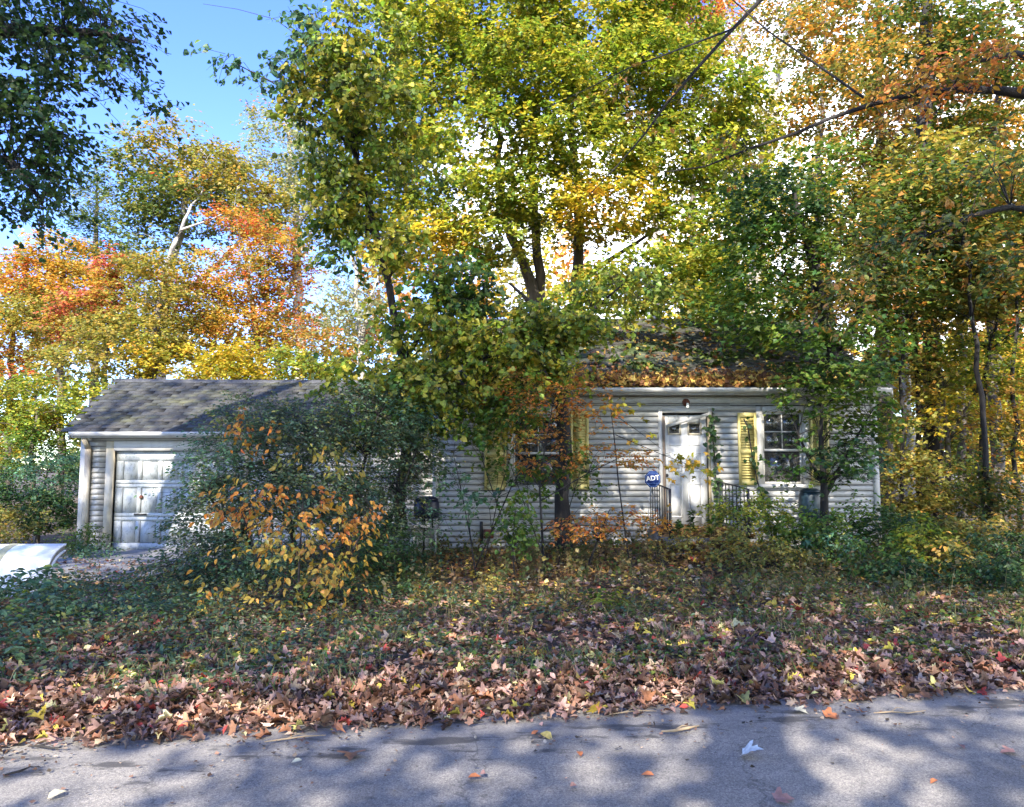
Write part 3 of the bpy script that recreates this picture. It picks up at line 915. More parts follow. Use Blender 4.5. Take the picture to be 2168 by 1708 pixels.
def wood_mesh(name, paths, mat, big=8):
    Vs, Fs, n = [], [], 0
    for P, rr in paths:
        s = big if rr.max() > 0.06 else (5 if rr.max() > 0.02 else 3)
        V, F = tube(P, rr, s)
        Vs.append(V); Fs.append(F + n); n += len(V)
    return mesh_np(name, np.concatenate(Vs), [np.concatenate(Fs)], mat, smooth_shade=True)

def res_pt(p):
    """Stem point: (px, py, Y) or ('g', px, Y) on the ground."""
    if p[0] == 'g':
        x = (p[1] - 1084) / FPX * p[2] * 1.0
        return np.array((x, p[2], float(gz(x, p[2])) - 0.05))
    if p[0] == 'w':
        return np.array(p[1:4], float)
    return at(*p)

def plant(name, label, cat, stems, lobes, nc, nl, cr, ls, T=T_QUAD, bark=None, seed=1, group=None, flat=0.55, droop=0.25,
          rtip=0.008, wobble=0.12, up=0.9, picked=0, shell=0.5, hue=0.12, crownname='crown', woodname='trunk', twigs=True, sizevar=0.25, patch=0.0):
    """stems: [[(point, r), ...]]; lobes: (px, py, rx, ry, Y, depth_radius, palette, weight) ellipsoids the foliage fills."""
    rng = np.random.default_rng(seed)
    if T is T_QUAD or T is T_WIDE:
        ls *= 0.82; nl = int(nl * 1.4); cr *= .9; flat *= .75
    st_ = [[(res_pt(p), r) for p, r in s] for s in stems]
    base = st_[0][0][0]
    root = ob(name, None, loc=base, label=label, cat=cat, group=group)
    L_ = []
    for (px, py, rx, ry, Y, dr, pal, wgt) in lobes:
        L_.append((at(px, py, Y), np.array((rx * Y / FPX, dr, ry * Y / FPX)), pal, wgt))
    wts = np.array([(r.prod() ** (2 / 3)) * w_ for _, r, _, w_ in L_]); wts /= wts.sum()
    which = rng.choice(len(L_), nc, p=wts)
    dirs = rng.normal(size=(nc, 3)); dirs /= np.linalg.norm(dirs, axis=1, keepdims=True)
    rr = rng.random(nc) ** (1 / 3); rr = rr * (1 - shell) + shell * np.maximum(rr, 0.55 + 0.45 * rng.random(nc))
    cen = np.array([L_[k][0] for k in which]); rad3 = np.array([L_[k][1] for k in which])
    tg = cen + dirs * rr[:, None] * rad3
    ok = tg[:, 2] > gz(tg[:, 0], tg[:, 1]) + 0.08
    tg, which, cen = tg[ok], which[ok], cen[ok]
    if patch:
        q = np.array([noise.noise(Vector(p * patch)) for p in tg])
        k_ = q > -0.18
        tg, which, cen = tg[k_], which[k_], cen[k_]
    nc = len(tg)
    paths = skeleton(st_, tg, rtip, wobble, rng)
    ob(woodname, wood_mesh(woodname, paths, bark or M_BARK), root)
    # leaves
    n = nc * nl
    ci = np.repeat(np.arange(nc), nl)
    csz = rng.uniform(0.65, 1.35, nc)
    out_ = tg - base; out_[:, 2] *= 0.2
    out_ /= np.linalg.norm(out_, axis=1, keepdims=True) + 1e-9
    # every spray is a few twigs that carry the leaves in two ranks
    m = max(3, min(7, nl // 7))
    TD = rng.normal(size=(nc, m, 3)) * np.array((1, 1, flat * 0.9)) + 0.55 * out_[:, None]
    TD /= np.linalg.norm(TD, axis=2, keepdims=True) + 1e-9
    TL = cr * 1.25 * csz[:, None] * rng.uniform(0.6, 1.25, (nc, m))
    TO = rng.normal(size=(nc, m, 3)) * np.array((1, 1, flat)) * cr * 0.22
    ti = rng.integers(0, m, n)
    u = 0.12 + 0.88 * rng.random(n) ** 0.8
    d_ = TD[ci, ti]
    ln = TL[ci, ti]
    P = tg[ci] + TO[ci, ti] + d_ * (ln * u)[:, None]
    P[:, 2] -= droop * ln * u ** 2 * 0.8
    side = np.cross(d_, np.array((0, 0, 1.0))); side /= np.linalg.norm(side, axis=1, keepdims=True) + 1e-9
    sg = np.where(rng.random(n) < .5, -1.0, 1.0)
    P += rng.normal(0, 1, (n, 3)) * cr * 0.11
    A = d_ * rng.uniform(.2, 1.1, n)[:, None] + side * (sg * rng.uniform(.3, 1.1, n))[:, None] + rng.normal(0, .22, (n, 3))
    A[:, 2] = A[:, 2] * 0.6 - droop * rng.uniform(.5, 1.6, n)
    Nn = rng.normal(0, 0.36, (n, 3)); Nn[:, 2] += up
    Nn[:, :2] += np.array(out_[ci])[:, :2] * 0.25
    if lobes[0][4] < 14:
        tp = []
        for q in range(nc):
            for k in range(m):
                e = TD[q, k] * TL[q, k]
                p0 = tg[q] + TO[q, k] * .4
                tp.append((np.array([p0, p0 + e * .55 - (0, 0, droop * TL[q, k] * .25), p0 + e - (0, 0, droop * TL[q, k] * .8)]), np.array((rtip * .6, rtip * .45, rtip * .25))))
        ob('twigs', wood_mesh('twigs', tp, bark or M_BARK), root, kind='stuff')
    S = ls * rng.uniform(1 - sizevar, 1 + sizevar, n)
    C = np.empty((n, 3))
    wl = which[ci]
    for k in range(len(L_)):
        m_ = wl == k
        C[m_] = pick(L_[k][2], m_.sum(), rng)
    # neighbours resemble each other: half of a clump takes the clump's own colour
    cc = np.empty((nc, 3))
    for k in range(len(L_)):
        m_ = which == k
        cc[m_] = pick(L_[k][2], m_.sum(), rng)
    same = rng.random(n) < 0.55
    C[same] = cc[ci][same]
    C *= np.exp(rng.normal(0, hue, (nc, 1)))[ci] * np.exp(rng.normal(0, 0.12, (n, 3)) * np.array((1, .6, .8)))
    ok = P[:, 2] > gz(P[:, 0], P[:, 1]) + 0.01
    P, A, Nn, S, C = P[ok], A[ok], Nn[ok], S[ok], C[ok]
    if picked:
        d = np.linalg.norm(P - np.array((0, 0, 1.6)), axis=1)
        o_ = np.argsort(-(S / d) * (1 + 0.2 * rng.random(len(P))))
        one, rest = o_[:picked], o_[picked:]
        leaf_objects(root, T, P[one], A[one], Nn[one], S[one], C[one])
    else:
        rest = np.arange(len(P))
    if len(rest):
        V, F, Cv = scatter_leaves(T, P[rest], A[rest], Nn[rest], S[rest], C[rest])
        ob(crownname, mesh_np(crownname, V, [F], M_LEAF, Cv), root, kind='stuff' if picked else None)
    return root

def leaf_objects(root, T, P, A, Nn, S, C, mat=None, name='leaf', ncol=12):
    """Single leaves as parts, sharing a dozen meshes of different colours."""
    ref = C[np.linspace(0, len(C) - 1, min(ncol, len(C))).astype(int)]
    ms = [mesh_np(name, T[0], [T[1]], mat or M_LEAF, np.tile(c, (len(T[0]), 1))) for c in ref]
    Rm = frames(A, Nn)
    k = np.argmin(((C[:, None] - ref[None]) ** 2).sum(2), axis=1)
    res = []
    for i in range(len(P)):
        mw = Matrix(Rm[i].tolist())
        res.append(ob(name, ms[k[i]], root, P[i], rot=mw.to_euler(), scale=(S[i],) * 3))
    return res


SHADE = [(-14.5, -5, 23, 4.8), (-8.6, -7, 22, 4.6), (-1.6, -5.5, 22, 4.8), (4.6, -6.5, 21, 4.8), (10, -6, 19, 4.4), (15.5, -7, 19, 4.6)]
# ------------------------------------------------------------------ trees across the road behind the viewer: they shade the yard
def shade_tree(x, y, h, r, seed, label):
    rng = np.random.default_rng(seed)
    g = float(gz(x, y))
    base = np.array((x, y, g - 0.05))
    root = ob('shade_tree', None, loc=base, label=label, cat='tree', group='tall trees across the road')
    nc = int(150 * (r / 4) ** 2)
    d = rng.normal(size=(nc, 3)); d /= np.linalg.norm(d, axis=1, keepdims=True)
    tg = np.array((x, y, h * 0.60)) + d * (rng.random(nc) ** 0.4)[:, None] * np.array((r, r, h * 0.41))
    paths = skeleton([[(base, r * 0.07), (base + (0.2, 0.1, h * 0.4), r * 0.05), (base + (0, 0, h * 0.9), 0.04)]], tg, 0.012, 0.2, rng)
    ob('trunk', wood_mesh('trunk', paths, M_BARK), root)
    nl = 28 if seed == 100 else 50
    n = nc * nl
    P = np.repeat(tg, nl, 0) + rng.normal(size=(n, 3)) * (0.62, 0.62, 0.36)
    Nn = rng.normal(0, 0.5, (n, 3)); Nn[:, 2] += 0.8
    V, F, Cv = scatter_leaves(T_WIDE, P, rng.normal(size=(n, 3)) * (1, 1, .4), Nn, rng.uniform(0.16, 0.26, n), pick(GG, n, rng))
    ob('crown', mesh_np('crown', V, [F], M_LEAF, Cv), root)
for i, (x, y, h, r) in enumerate(SHADE):
    shade_tree(x, y, h, r, 100 + i, ['tall green tree across the road, farthest along towards the garage side', 'tall green tree across the road facing the garage',
               'tall green tree across the road facing the house corner', 'tall green tree across the road facing the front door',
               'tall green tree across the road facing the last window', 'tall green tree across the road, farthest along past the house'][i])

# ------------------------------------------------------------------ trees behind the garage
BGG = 'trees behind the garage'
plant('oak_tree', 'big olive oak with rounded crown topping the trees behind the garage', 'tree',
      [[(('g', 330, 37), .38), ((345, 640, 37), .26), ((385, 480, 37), .18), ((400, 350, 37), .06)], [((345, 660, 37), .16), ((480, 540, 36.5), .11), ((560, 450, 36), .04)], [((335, 660, 36), .13), ((348, 590, 33), .12), ((362, 540, 32.5), .10), ((384, 486, 32.5), .08), ((398, 440, 33), .05), ((430, 400, 33.5), .03)], [((384, 486, 32.5), .06), ((440, 470, 32.5), .04), ((500, 440, 33), .02)]],
      [(395, 345, 120, 50, 37, 4, OL, 1), (310, 400, 65, 60, 37, 3.5, PN, 1), (480, 400, 75, 65, 36.5, 3.5, OL, 1), (400, 440, 130, 50, 36, 3.5, PN, .9), (540, 430, 45, 60, 36, 3, OL, 1),
       (400, 385, 26, 12, 33.2, .6, RM, 2.2), (330, 520, 90, 60, 37, 3, PN, .6)],
      330, 46, .85, .24, bark=M_BARKPALE, seed=1, group=BGG, rtip=.012, wobble=.22)
plant('pine_tree', 'dark pointed pine beside the big oak at the edge of open sky', 'tree',
      [[(('g', 200, 40), .3), ((203, 600, 40), .2), ((205, 370, 40), .03)]],
      [(205, 400, 24, 40, 40, 1.2, PN, 1), (200, 450, 50, 40, 40, 2, PN, 1), (205, 510, 68, 45, 40, 2.5, GD, 1), (200, 580, 80, 50, 40, 3, PN, 1), (215, 650, 80, 60, 40, 3, OL, .6)],
      170, 60, .7, .2, T=(T_QUAD[0] * (0.5, 1, 1), T_QUAD[1]), seed=2, group=BGG, droop=.1, wobble=.15)
plant('maple_tree', 'pinkish red and orange maple at the far end of the trees behind the garage', 'tree',
      [[(('g', 20, 33), .2), ((25, 750, 33), .14), ((35, 560, 33), .03)]],
      [(30, 585, 55, 45, 33, 2.2, PM, 1), (-40, 620, 60, 60, 33, 2.2, RM, 1), (60, 660, 75, 60, 33, 2.5, OY, 1), (0, 720, 90, 70, 32.5, 2.5, OY, 1), (40, 790, 80, 50, 32, 2.5, OM, .6)],
      210, 46, .7, .19, seed=3, group=BGG, wobble=.2)
plant('maple_tree', 'orange yellow maple in front of the dark pine', 'tree',
      [[(('g', 130, 31), .2), ((135, 700, 31), .12), ((130, 520, 31), .03)]],
      [(130, 540, 62, 42, 31, 2, OY, 1), (100, 590, 60, 45, 31, 2, OM, 1), (165, 610, 60, 50, 31, 2.2, OY, 1), (120, 680, 90, 55, 30.5, 2.4, OL, 1)],
      190, 46, .65, .18, seed=4, group=BGG, wobble=.2)
plant('maple_tree', 'pale red maple with layered sprays below the pine', 'tree',
      [[(('g', 220, 28.5), .16), ((225, 760, 28.5), .1), ((240, 590, 28.5), .03)]],
      [(190, 650, 82, 30, 28, 1.6, PM, 1.7), (245, 570, 32, 34, 28.5, 1.1, PM, 1.6), (240, 620, 42, 30, 28.5, 1.2, RM, 1), (150, 700, 60, 26, 28, 1.3, PM, 1), (260, 700, 90, 36, 28.5, 1.7, OL, 1)],
      170, 48, .5, .16, seed=5, group=BGG, flat=.35, wobble=.18)
plant('beech_tree', 'broad olive yellow tree with flat sprays right behind the garage roof', 'tree',
      [[(('g', 320, 25), .2), ((325, 760, 25), .14), ((340, 620, 25), .05)]],
      [(300, 720, 130, 45, 25, 2.2, OL, 1), (370, 660, 100, 40, 25.5, 2, OL, 1), (230, 770, 110, 40, 24.5, 2, OL, 1), (400, 770, 130, 45, 24.5, 2.2, YY, .7), (340, 590, 70, 45, 26, 1.8, OL, .9), (270, 840, 120, 40, 24, 2, YG, .6)],
      300, 48, .6, .15, seed=6, group=BGG, flat=.28, wobble=.2)
plant('maple_tree', 'bright red and orange maple standing tallest behind the garage roof', 'tree',
      [[(('g', 560, 29), .2), ((550, 740, 29), .15), ((520, 560, 29), .08), ((500, 470, 29), .03)], [((548, 720, 29), .1), ((620, 600, 28.5), .06), ((640, 520, 28.5), .02)]],
      [(505, 475, 55, 26, 29, 1.5, RM, 1.1), (560, 500, 70, 26, 28.5, 1.8, RM, .9), (590, 540, 80, 30, 28.5, 1.9, OY, .8), (470, 545, 50, 22, 28.5, 1.4, RM, .7), (400, 600, 60, 25, 28.5, 1.4, RM, .7), (530, 570, 90, 30, 28.4, 1.8, OL, .9), (590, 580, 75, 50, 28, 2, OM, 1), (520, 620, 90, 45, 28, 2, OM, 1), (610, 690, 70, 60, 27.5, 2, OM, 1.2), (430, 660, 70, 50, 28, 1.8, OM, .8), (520, 710, 80, 55, 27.5, 2, OY, .8)],
      330, 48, .6, .16, bark=M_BARKPALE, seed=7, group=BGG, wobble=.2)
plant('maple_tree', 'yellow green bushy tree below the red maple at the garage ridge', 'tree',
      [[(('g', 590, 23.5), .14), ((590, 800, 23.5), .1), ((580, 720, 23.5), .03)]],
      [(560, 770, 110, 45, 23.5, 1.8, YY, 1), (650, 790, 80, 50, 23, 1.6, YG, 1), (480, 810, 110, 40, 23, 1.6, YY, 1), (600, 850, 110, 40, 23, 1.6, YG, .8), (680, 740, 60, 40, 23.5, 1.4, OM, .5)],
      210, 46, .5, .14, seed=8, group=BGG, wobble=.2)
plant('willow_tree', 'pale grey green thin tree with bare twigs between red maple and yellow maple', 'tree',
      [[(('g', 770, 27), .16), ((765, 700, 27), .11), ((750, 560, 27), .07), ((735, 470, 27), .02)], [((765, 720, 27), .08), ((800, 600, 27), .05), ((815, 500, 27), .02)]],
      [(745, 500, 60, 50, 27, 1.8, SG, .8), (770, 580, 80, 60, 27, 2, SG, .9), (740, 670, 70, 60, 27, 2, SG, 1), (800, 700, 70, 60, 26.5, 2, SG, .8), (690, 720, 50, 50, 26.5, 1.6, SG, .7)],
      170, 26, .6, .13, bark=M_BARKPALE, seed=9, group=BGG, wobble=.28, rtip=.012)
plant('oak_tree', 'tall thin grey green tree rising behind the yellow maple against the sky', 'tree',
      [[(('g', 640, 40), .3), ((630, 500, 40), .2), ((610, 300, 40), .1), ((600, 190, 40), .03)], [((630, 480, 40), .14), ((700, 360, 40), .06), ((720, 300, 40), .03)]],
      [(585, 235, 50, 45, 40, 3, OG, .5), (600, 320, 70, 70, 40, 3.2, SG, .8), (650, 400, 80, 80, 40, 3.2, SG, .9), (630, 480, 80, 60, 39, 3, OL, 1), (700, 330, 60, 70, 40, 3, SG, .6)],
      230, 34, .95, .22, bark=M_BARKPALE, seed=10, group=BGG, wobble=.3, rtip=.014)
plant('spindle_bush', 'yellow green bushy thicket beside the blank end of the garage', 'bush',
      [[(('g', 70, 21), .1), ((70, 950, 21), .07), ((75, 840, 21), .03)]],
      [(60, 850, 85, 60, 22, 1.6, YG, 1), (10, 900, 80, 70, 21.5, 1.6, YY, .8), (110, 900, 55, 60, 21, 1.3, YG, 1), (40, 960, 90, 50, 20.5, 1.4, GG, 1)],
      230, 46, .45, .12, seed=11, wobble=.15)
plant('dark_bush', 'dark green bush crowded against the garage corner board', 'bush',
      [[(('g', 90, 17.5), .06), ((95, 1080, 17.5), .04), ((100, 1000, 17.5), .02)]],
      [(110, 1010, 50, 55, 17.5, 1, GB, 1), (50, 1050, 60, 55, 17.3, 1, GD, 1), (-20, 1060, 60, 60, 17, 1.1, GD, 1), (105, 1090, 45, 45, 16.8, .8, GD, 1), (20, 1110, 80, 30, 16, .8, OL, .7)],
      230, 46, .32, .085, seed=12, wobble=.12)

# ------------------------------------------------------------------ the big yellow-green maple behind the house
plant('maple_tree', 'big yellow green maple with forked trunks spreading over the bungalow roof', 'tree',
      [[(('g', 1150, 20.5), .30), ((1150, 660, 20.5), .23), ((1110, 570, 20.5), .15), ((1060, 440, 20.5), .12), ((1050, 250, 20.5), .09), ((1000, 60, 20.5), .03)],
       [((1152, 690, 20.5), .17), ((1142, 560, 20.5), .14), ((1125, 380, 20.5), .10), ((1140, 200, 20.5), .07), ((1150, 20, 20.5), .03)],
       [(('g', 1218, 21), .26), ((1218, 640, 21), .17), ((1226, 500, 21), .15), ((1215, 300, 21), .12), ((1196, 170, 21), .09), ((1190, -20, 21), .04)],
       [((1226, 600, 21), .09), ((1300, 540, 20.5), .06), ((1420, 470, 20), .03)]],
      [(1060, 30, 150, 70, 20, 2.6, YG, 1), (1240, 60, 170, 90, 20.5, 2.6, YG, 1), (940, 130, 130, 80, 20, 2.4, YG, 1), (1090, 170, 150, 80, 19, 2.2, YG, 1), (1330, 190, 150, 80, 20, 2.5, YG, 1),
       (1470, 230, 120, 80, 20, 2.3, YG, 1), (850, 250, 130, 75, 19.5, 2.2, YG, 1), (1010, 320, 130, 70, 19, 2.2, YG, 1), (1250, 330, 130, 70, 19, 2.2, YG, 1), (1420, 350, 140, 70, 19.5, 2.3, YG, 1),
       (830, 400, 120, 75, 19.5, 2, YG, 1), (1000, 440, 120, 60, 19, 2, YG, 1), (1290, 450, 130, 60, 19, 2, YY, 1), (1470, 480, 120, 65, 19, 2, YG, 1), (900, 530, 110, 60, 19, 2, YY, 1), (1060, 520, 70, 45, 19, 1.5, YG, .8),
       (1380, 575, 150, 42, 18, 2, YG, 1), (1520, 600, 100, 50, 17.5, 1.8, YG, 1), (1300, 632, 150, 30, 16.5, 1.4, YG, .8), (1450, 645, 120, 30, 15.5, 1.2, YG, .8), (1020, 620, 70, 40, 18, 1.4, YY, .8), (1560, 380, 70, 80, 20, 2, YG, .8), (1120, 420, 110, 70, 19.5, 1.8, YG, .7), (1180, 240, 120, 80, 19.5, 2, YG, .7), (1560, 260, 70, 60, 20, 1.8, YG, .7), (1390, 80, 110, 80, 20.5, 2.2, YG, .9), (900, 20, 110, 50, 20, 2, YG, .8)],
      1450, 66, .54, .116, T=T_MAPLE, bark=M_BARK, seed=20, flat=.42, droop=.4, wobble=.16, hue=.16)
# ------------------------------------------------------------------ heart-leaved tree in front of the house
plant('redbud_tree', 'heart leaved green tree whose dark trunk stands before the bungalow window', 'tree',
      [[(('g', 1196, 13.2), .19), ((1193, 1050, 13.2), .125), ((1197, 880, 13.2), .12), ((1192, 760, 13.2), .10), ((1150, 660, 13), .06), ((1080, 600, 12.8), .02)],
       [((1195, 760, 13.2), .08), ((1100, 740, 12.8), .05), ((1000, 760, 12.4), .015)], [((1193, 720, 13.2), .06), ((1250, 640, 13), .035), ((1320, 600, 12.8), .012)]],
      [(1050, 740, 120, 60, 12.4, .9, YG, 1), (1150, 700, 100, 50, 12.5, .8, YG, 1), (1030, 850, 90, 45, 12.2, .7, YG, .7), (1120, 800, 110, 45, 12.4, .7, YG, .7), (1210, 700, 60, 36, 12.8, .6, YG, .6), (1000, 640, 70, 45, 12.6, .7, GD, .8), (1330, 610, 110, 30, 13, .8, YG, .5)],
      240, 34, .36, .088, T=T_HEART, bark=M_BARKDARK, seed=21, flat=.6, droop=.6, up=.35, wobble=.14, hue=.14)
plant('redbud_tree', 'tall heart leaved tree drooping over the gap between garage and bungalow roofs', 'tree',
      [[(('g', 850, 12.9), .11), ((860, 900, 12.9), .085), ((850, 720, 12.8), .07), ((800, 500, 12.6), .055), ((750, 300, 12.4), .04), ((700, 130, 12.2), .012)],
       [((858, 760, 12.8), .05), ((930, 640, 12.6), .03), ((980, 560, 12.5), .01)], [((800, 500, 12.6), .035), ((720, 440, 12.3), .025), ((690, 420, 12.2), .01)], [((760, 330, 12.4), .03), ((640, 190, 12.2), .02), ((500, 135, 12), .008)], [((700, 140, 12.2), .012), ((640, 60, 12), .01), ((560, 20, 12), .006), ((430, 8, 12), .004)]],
      [(540, 140, 70, 16, 12, .5, GB, .6), (640, 150, 60, 40, 12, .7, GB, .8), (655, 60, 45, 50, 12, .6, GB, .35), (720, 150, 80, 50, 12, 1, YG, 1), (790, 70, 80, 60, 12, 1, YG, .8), (690, 230, 90, 40, 12, .9, YG, 1), (800, 220, 90, 60, 12, 1, YG, .8),
       (710, 320, 60, 70, 12, .8, YG, .8), (740, 420, 60, 80, 12.2, .8, YG, .8), (700, 520, 36, 70, 12, .5, GG, .7), (830, 520, 60, 60, 12.3, .8, YG, .7), (950, 600, 70, 55, 12.3, .7, GG, .9), (900, 690, 100, 50, 12.2, .8, YG, .9),
       (800, 790, 110, 50, 12, .9, YG, .8), (930, 810, 90, 55, 12, .8, YG, .9), (830, 890, 80, 50, 11.8, .7, GG, .7), (430, 8, 26, 9, 12, .25, GB, .4), (870, 330, 70, 80, 12.4, .8, YG, .6)],
      400, 32, .36, .095, T=T_HEART, bark=M_BARKDARK, seed=19, flat=.7, droop=.7, up=.25, wobble=.16, hue=.14)

# ------------------------------------------------------------------ dark leafy branch hanging in from a tree beside the road
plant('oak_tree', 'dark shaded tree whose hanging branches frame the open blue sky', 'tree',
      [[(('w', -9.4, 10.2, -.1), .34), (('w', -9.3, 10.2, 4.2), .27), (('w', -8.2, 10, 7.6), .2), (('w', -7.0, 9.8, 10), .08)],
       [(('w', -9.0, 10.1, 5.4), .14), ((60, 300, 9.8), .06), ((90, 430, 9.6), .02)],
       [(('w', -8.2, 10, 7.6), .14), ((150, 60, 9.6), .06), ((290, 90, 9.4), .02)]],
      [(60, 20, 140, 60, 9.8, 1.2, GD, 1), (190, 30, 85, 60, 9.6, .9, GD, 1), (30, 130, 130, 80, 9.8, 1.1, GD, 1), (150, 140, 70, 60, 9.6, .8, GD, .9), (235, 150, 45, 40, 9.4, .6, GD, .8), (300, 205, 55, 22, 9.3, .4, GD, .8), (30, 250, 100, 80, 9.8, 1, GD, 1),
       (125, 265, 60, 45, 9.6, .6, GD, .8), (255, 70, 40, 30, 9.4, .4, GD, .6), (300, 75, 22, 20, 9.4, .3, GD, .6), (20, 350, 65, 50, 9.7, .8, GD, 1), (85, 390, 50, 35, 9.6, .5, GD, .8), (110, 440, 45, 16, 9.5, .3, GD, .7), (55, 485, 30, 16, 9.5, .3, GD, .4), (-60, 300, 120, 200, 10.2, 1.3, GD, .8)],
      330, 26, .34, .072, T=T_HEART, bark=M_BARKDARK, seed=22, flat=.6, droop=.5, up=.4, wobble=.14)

# ------------------------------------------------------------------ wood beside and behind the house
WG = 'trees of the wood beside the house'
plant('poplar_tree', 'tall pale grey trunk standing out against the blue gap in the wood', 'tree',
      [[(('g', 1570, 31), .36), ((1610, 400, 31), .27), ((1640, 190, 31), .22), ((1690, -40, 31), .16), ((1700, -160, 31), .06)], [((1625, 270, 31), .12), ((1560, 100, 31), .07), ((1530, -20, 31), .03)], [((1660, 90, 31), .12), ((1760, -20, 31), .06)]],
      [(1560, 60, 60, 60, 31, 2, OG, .6), (1690, 20, 80, 60, 31, 2.4, OG, .6), (1600, 320, 50, 50, 31, 2, SG, .5), (1540, 250, 40, 70, 31, 2, SG, .4), (1720, 130, 70, 50, 30, 2, OG, .4)],
      120, 34, .8, .19, bark=M_BARKPALE, seed=30, group=WG, wobble=.25)
plant('maple_tree', 'orange red maple top showing above the yellow maple against the sky', 'tree',
      [[(('g', 1460, 35), .25), ((1465, 300, 35), .14), ((1470, 0, 35), .04)]],
      [(1470, 15, 75, 30, 35, 2, RO, 1), (1420, -20, 60, 40, 35, 2, RO, 1), (1520, 40, 40, 25, 35, 1.6, OO, .8), (1480, 120, 60, 60, 35, 2, OG, .5)],
      100, 44, .7, .2, seed=31, group=WG, wobble=.2)
plant('hickory_tree', 'dark straight trunk with orange olive leaves at the house end of the wood', 'tree',
      [[(('g', 1868, 22), .24), ((1866, 600, 22), .17), ((1864, 250, 22), .14), ((1860, -60, 22), .06)]],
      [(1800, 60, 130, 70, 22, 2.2, OG, 1), (1850, 160, 120, 70, 21, 2, OG, .7), (1760, 230, 110, 60, 22, 2, OG, 1), (1900, 280, 110, 80, 21, 2, OG, 1), (1800, 380, 120, 70, 21.5, 2, OL, 1), (1900, 450, 110, 80, 21, 2, DO, .9)],
      260, 40, .62, .15, T=T_WIDE, seed=32, group=WG, flat=.4, wobble=.2)
plant('vine_clad_tree', 'thick trunk wrapped in shaggy vines beside the end of the house', 'tree',
      [[(('g', 1972, 17), .24), ((1968, 700, 17), .17), ((1966, 300, 17), .16), ((1958, -60, 17), .12)], [(('g', 1985, 16.9), .05), ((1978, 700, 16.8), .045), ((1960, 420, 16.85), .05), ((1972, 100, 16.83), .04), ((1966, -40, 16.83), .03)], [(('g', 1955, 16.8), .04), ((1958, 800, 16.8), .04), ((1978, 500, 16.8), .035), ((1960, 250, 16.8), .03)]],
      [(1960, 60, 110, 90, 17, 1.6, DO, 1), (2040, 180, 90, 90, 17, 1.6, DO, 1), (1900, 180, 90, 60, 16.8, 1.4, OG, .7), (1965, 400, 60, 120, 16.8, .9, GG, .9), (1900, 560, 100, 70, 16.5, 1.4, DO, 1), (2040, 420, 100, 90, 16.8, 1.5, DO, 1), (2010, 640, 100, 90, 16.5, 1.4, OL, .8), (1900, 720, 90, 60, 16, 1.2, DO, .8)],
      330, 38, .5, .12, T=T_WIDE, bark=M_BARKDARK, seed=33, group=WG, wobble=.18)
plant('oak_tree', 'slender trunk with olive and dull orange leaves near the edge of the wood', 'tree',
      [[(('g', 2105, 19), .17), ((2100, 700, 19), .12), ((2108, 300, 19), .1), ((2120, -60, 19), .04)]],
      [(2110, 80, 110, 80, 19, 1.9, DO, 1), (2150, 220, 90, 80, 19, 1.8, OG, 1), (2080, 330, 90, 70, 18.5, 1.6, OG, 1), (2150, 450, 90, 80, 18.5, 1.7, DO, 1), (2090, 600, 90, 70, 18.5, 1.6, YY, .6)],
      230, 40, .55, .13, T=T_WIDE, seed=34, group=WG, wobble=.18)
plant('maple_tree', 'red orange maple glowing deep inside the wood at its open edge', 'tree',
      [[(('g', 2120, 31), .2), ((2120, 800, 31), .13), ((2120, 540, 31), .04)]],
      [(2125, 560, 55, 55, 31, 1.9, RO, 1), (2110, 640, 60, 50, 31, 1.9, RO, 1), (2150, 700, 60, 60, 31, 1.9, OO, 1), (2160, 600, 50, 60, 31, 2, PK, 1)],
      150, 44, .62, .17, seed=35, group=WG, wobble=.2)
plant('maple_tree', 'sunlit yellow maple filling the gap beside the end of the house', 'tree',
      [[(('g', 2050, 25), .18), ((2050, 900, 25), .12), ((2040, 760, 25), .04)]],
      [(2060, 770, 90, 60, 25, 2, YY, 1), (2130, 830, 80, 70, 25, 2, YY, 1), (2000, 860, 90, 60, 25, 2, YG, 1), (2090, 930, 90, 60, 24, 2, OY, 1), (1950, 940, 80, 60, 24.5, 1.8, YG, .9), (2020, 1010, 110, 50, 24, 1.8, YG, .8), (2150, 1010, 70, 60, 23.5, 1.8, OY, .8)],
      320, 46, .55, .14, seed=36, group=WG, flat=.35, wobble=.2)
plant('maple_tree', 'yellow leaved maple behind the roof end of the house', 'tree',
      [[(('g', 1760, 28), .2), ((1760, 700, 28), .14), ((1750, 450, 28), .05)]],
      [(1700, 560, 110, 60, 28, 2.2, YY, .7), (1780, 650, 100, 60, 27.5, 2, OY, .8), (1640, 660, 90, 60, 27.5, 2, YY, .8), (1740, 440, 90, 70, 28, 2.2, OG, .6), (1880, 820, 80, 60, 27, 2, YY, 1), (1850, 720, 90, 50, 27.5, 2, OO, .7)],
      220, 40, .65, .15, seed=37, group=WG, wobble=.2)
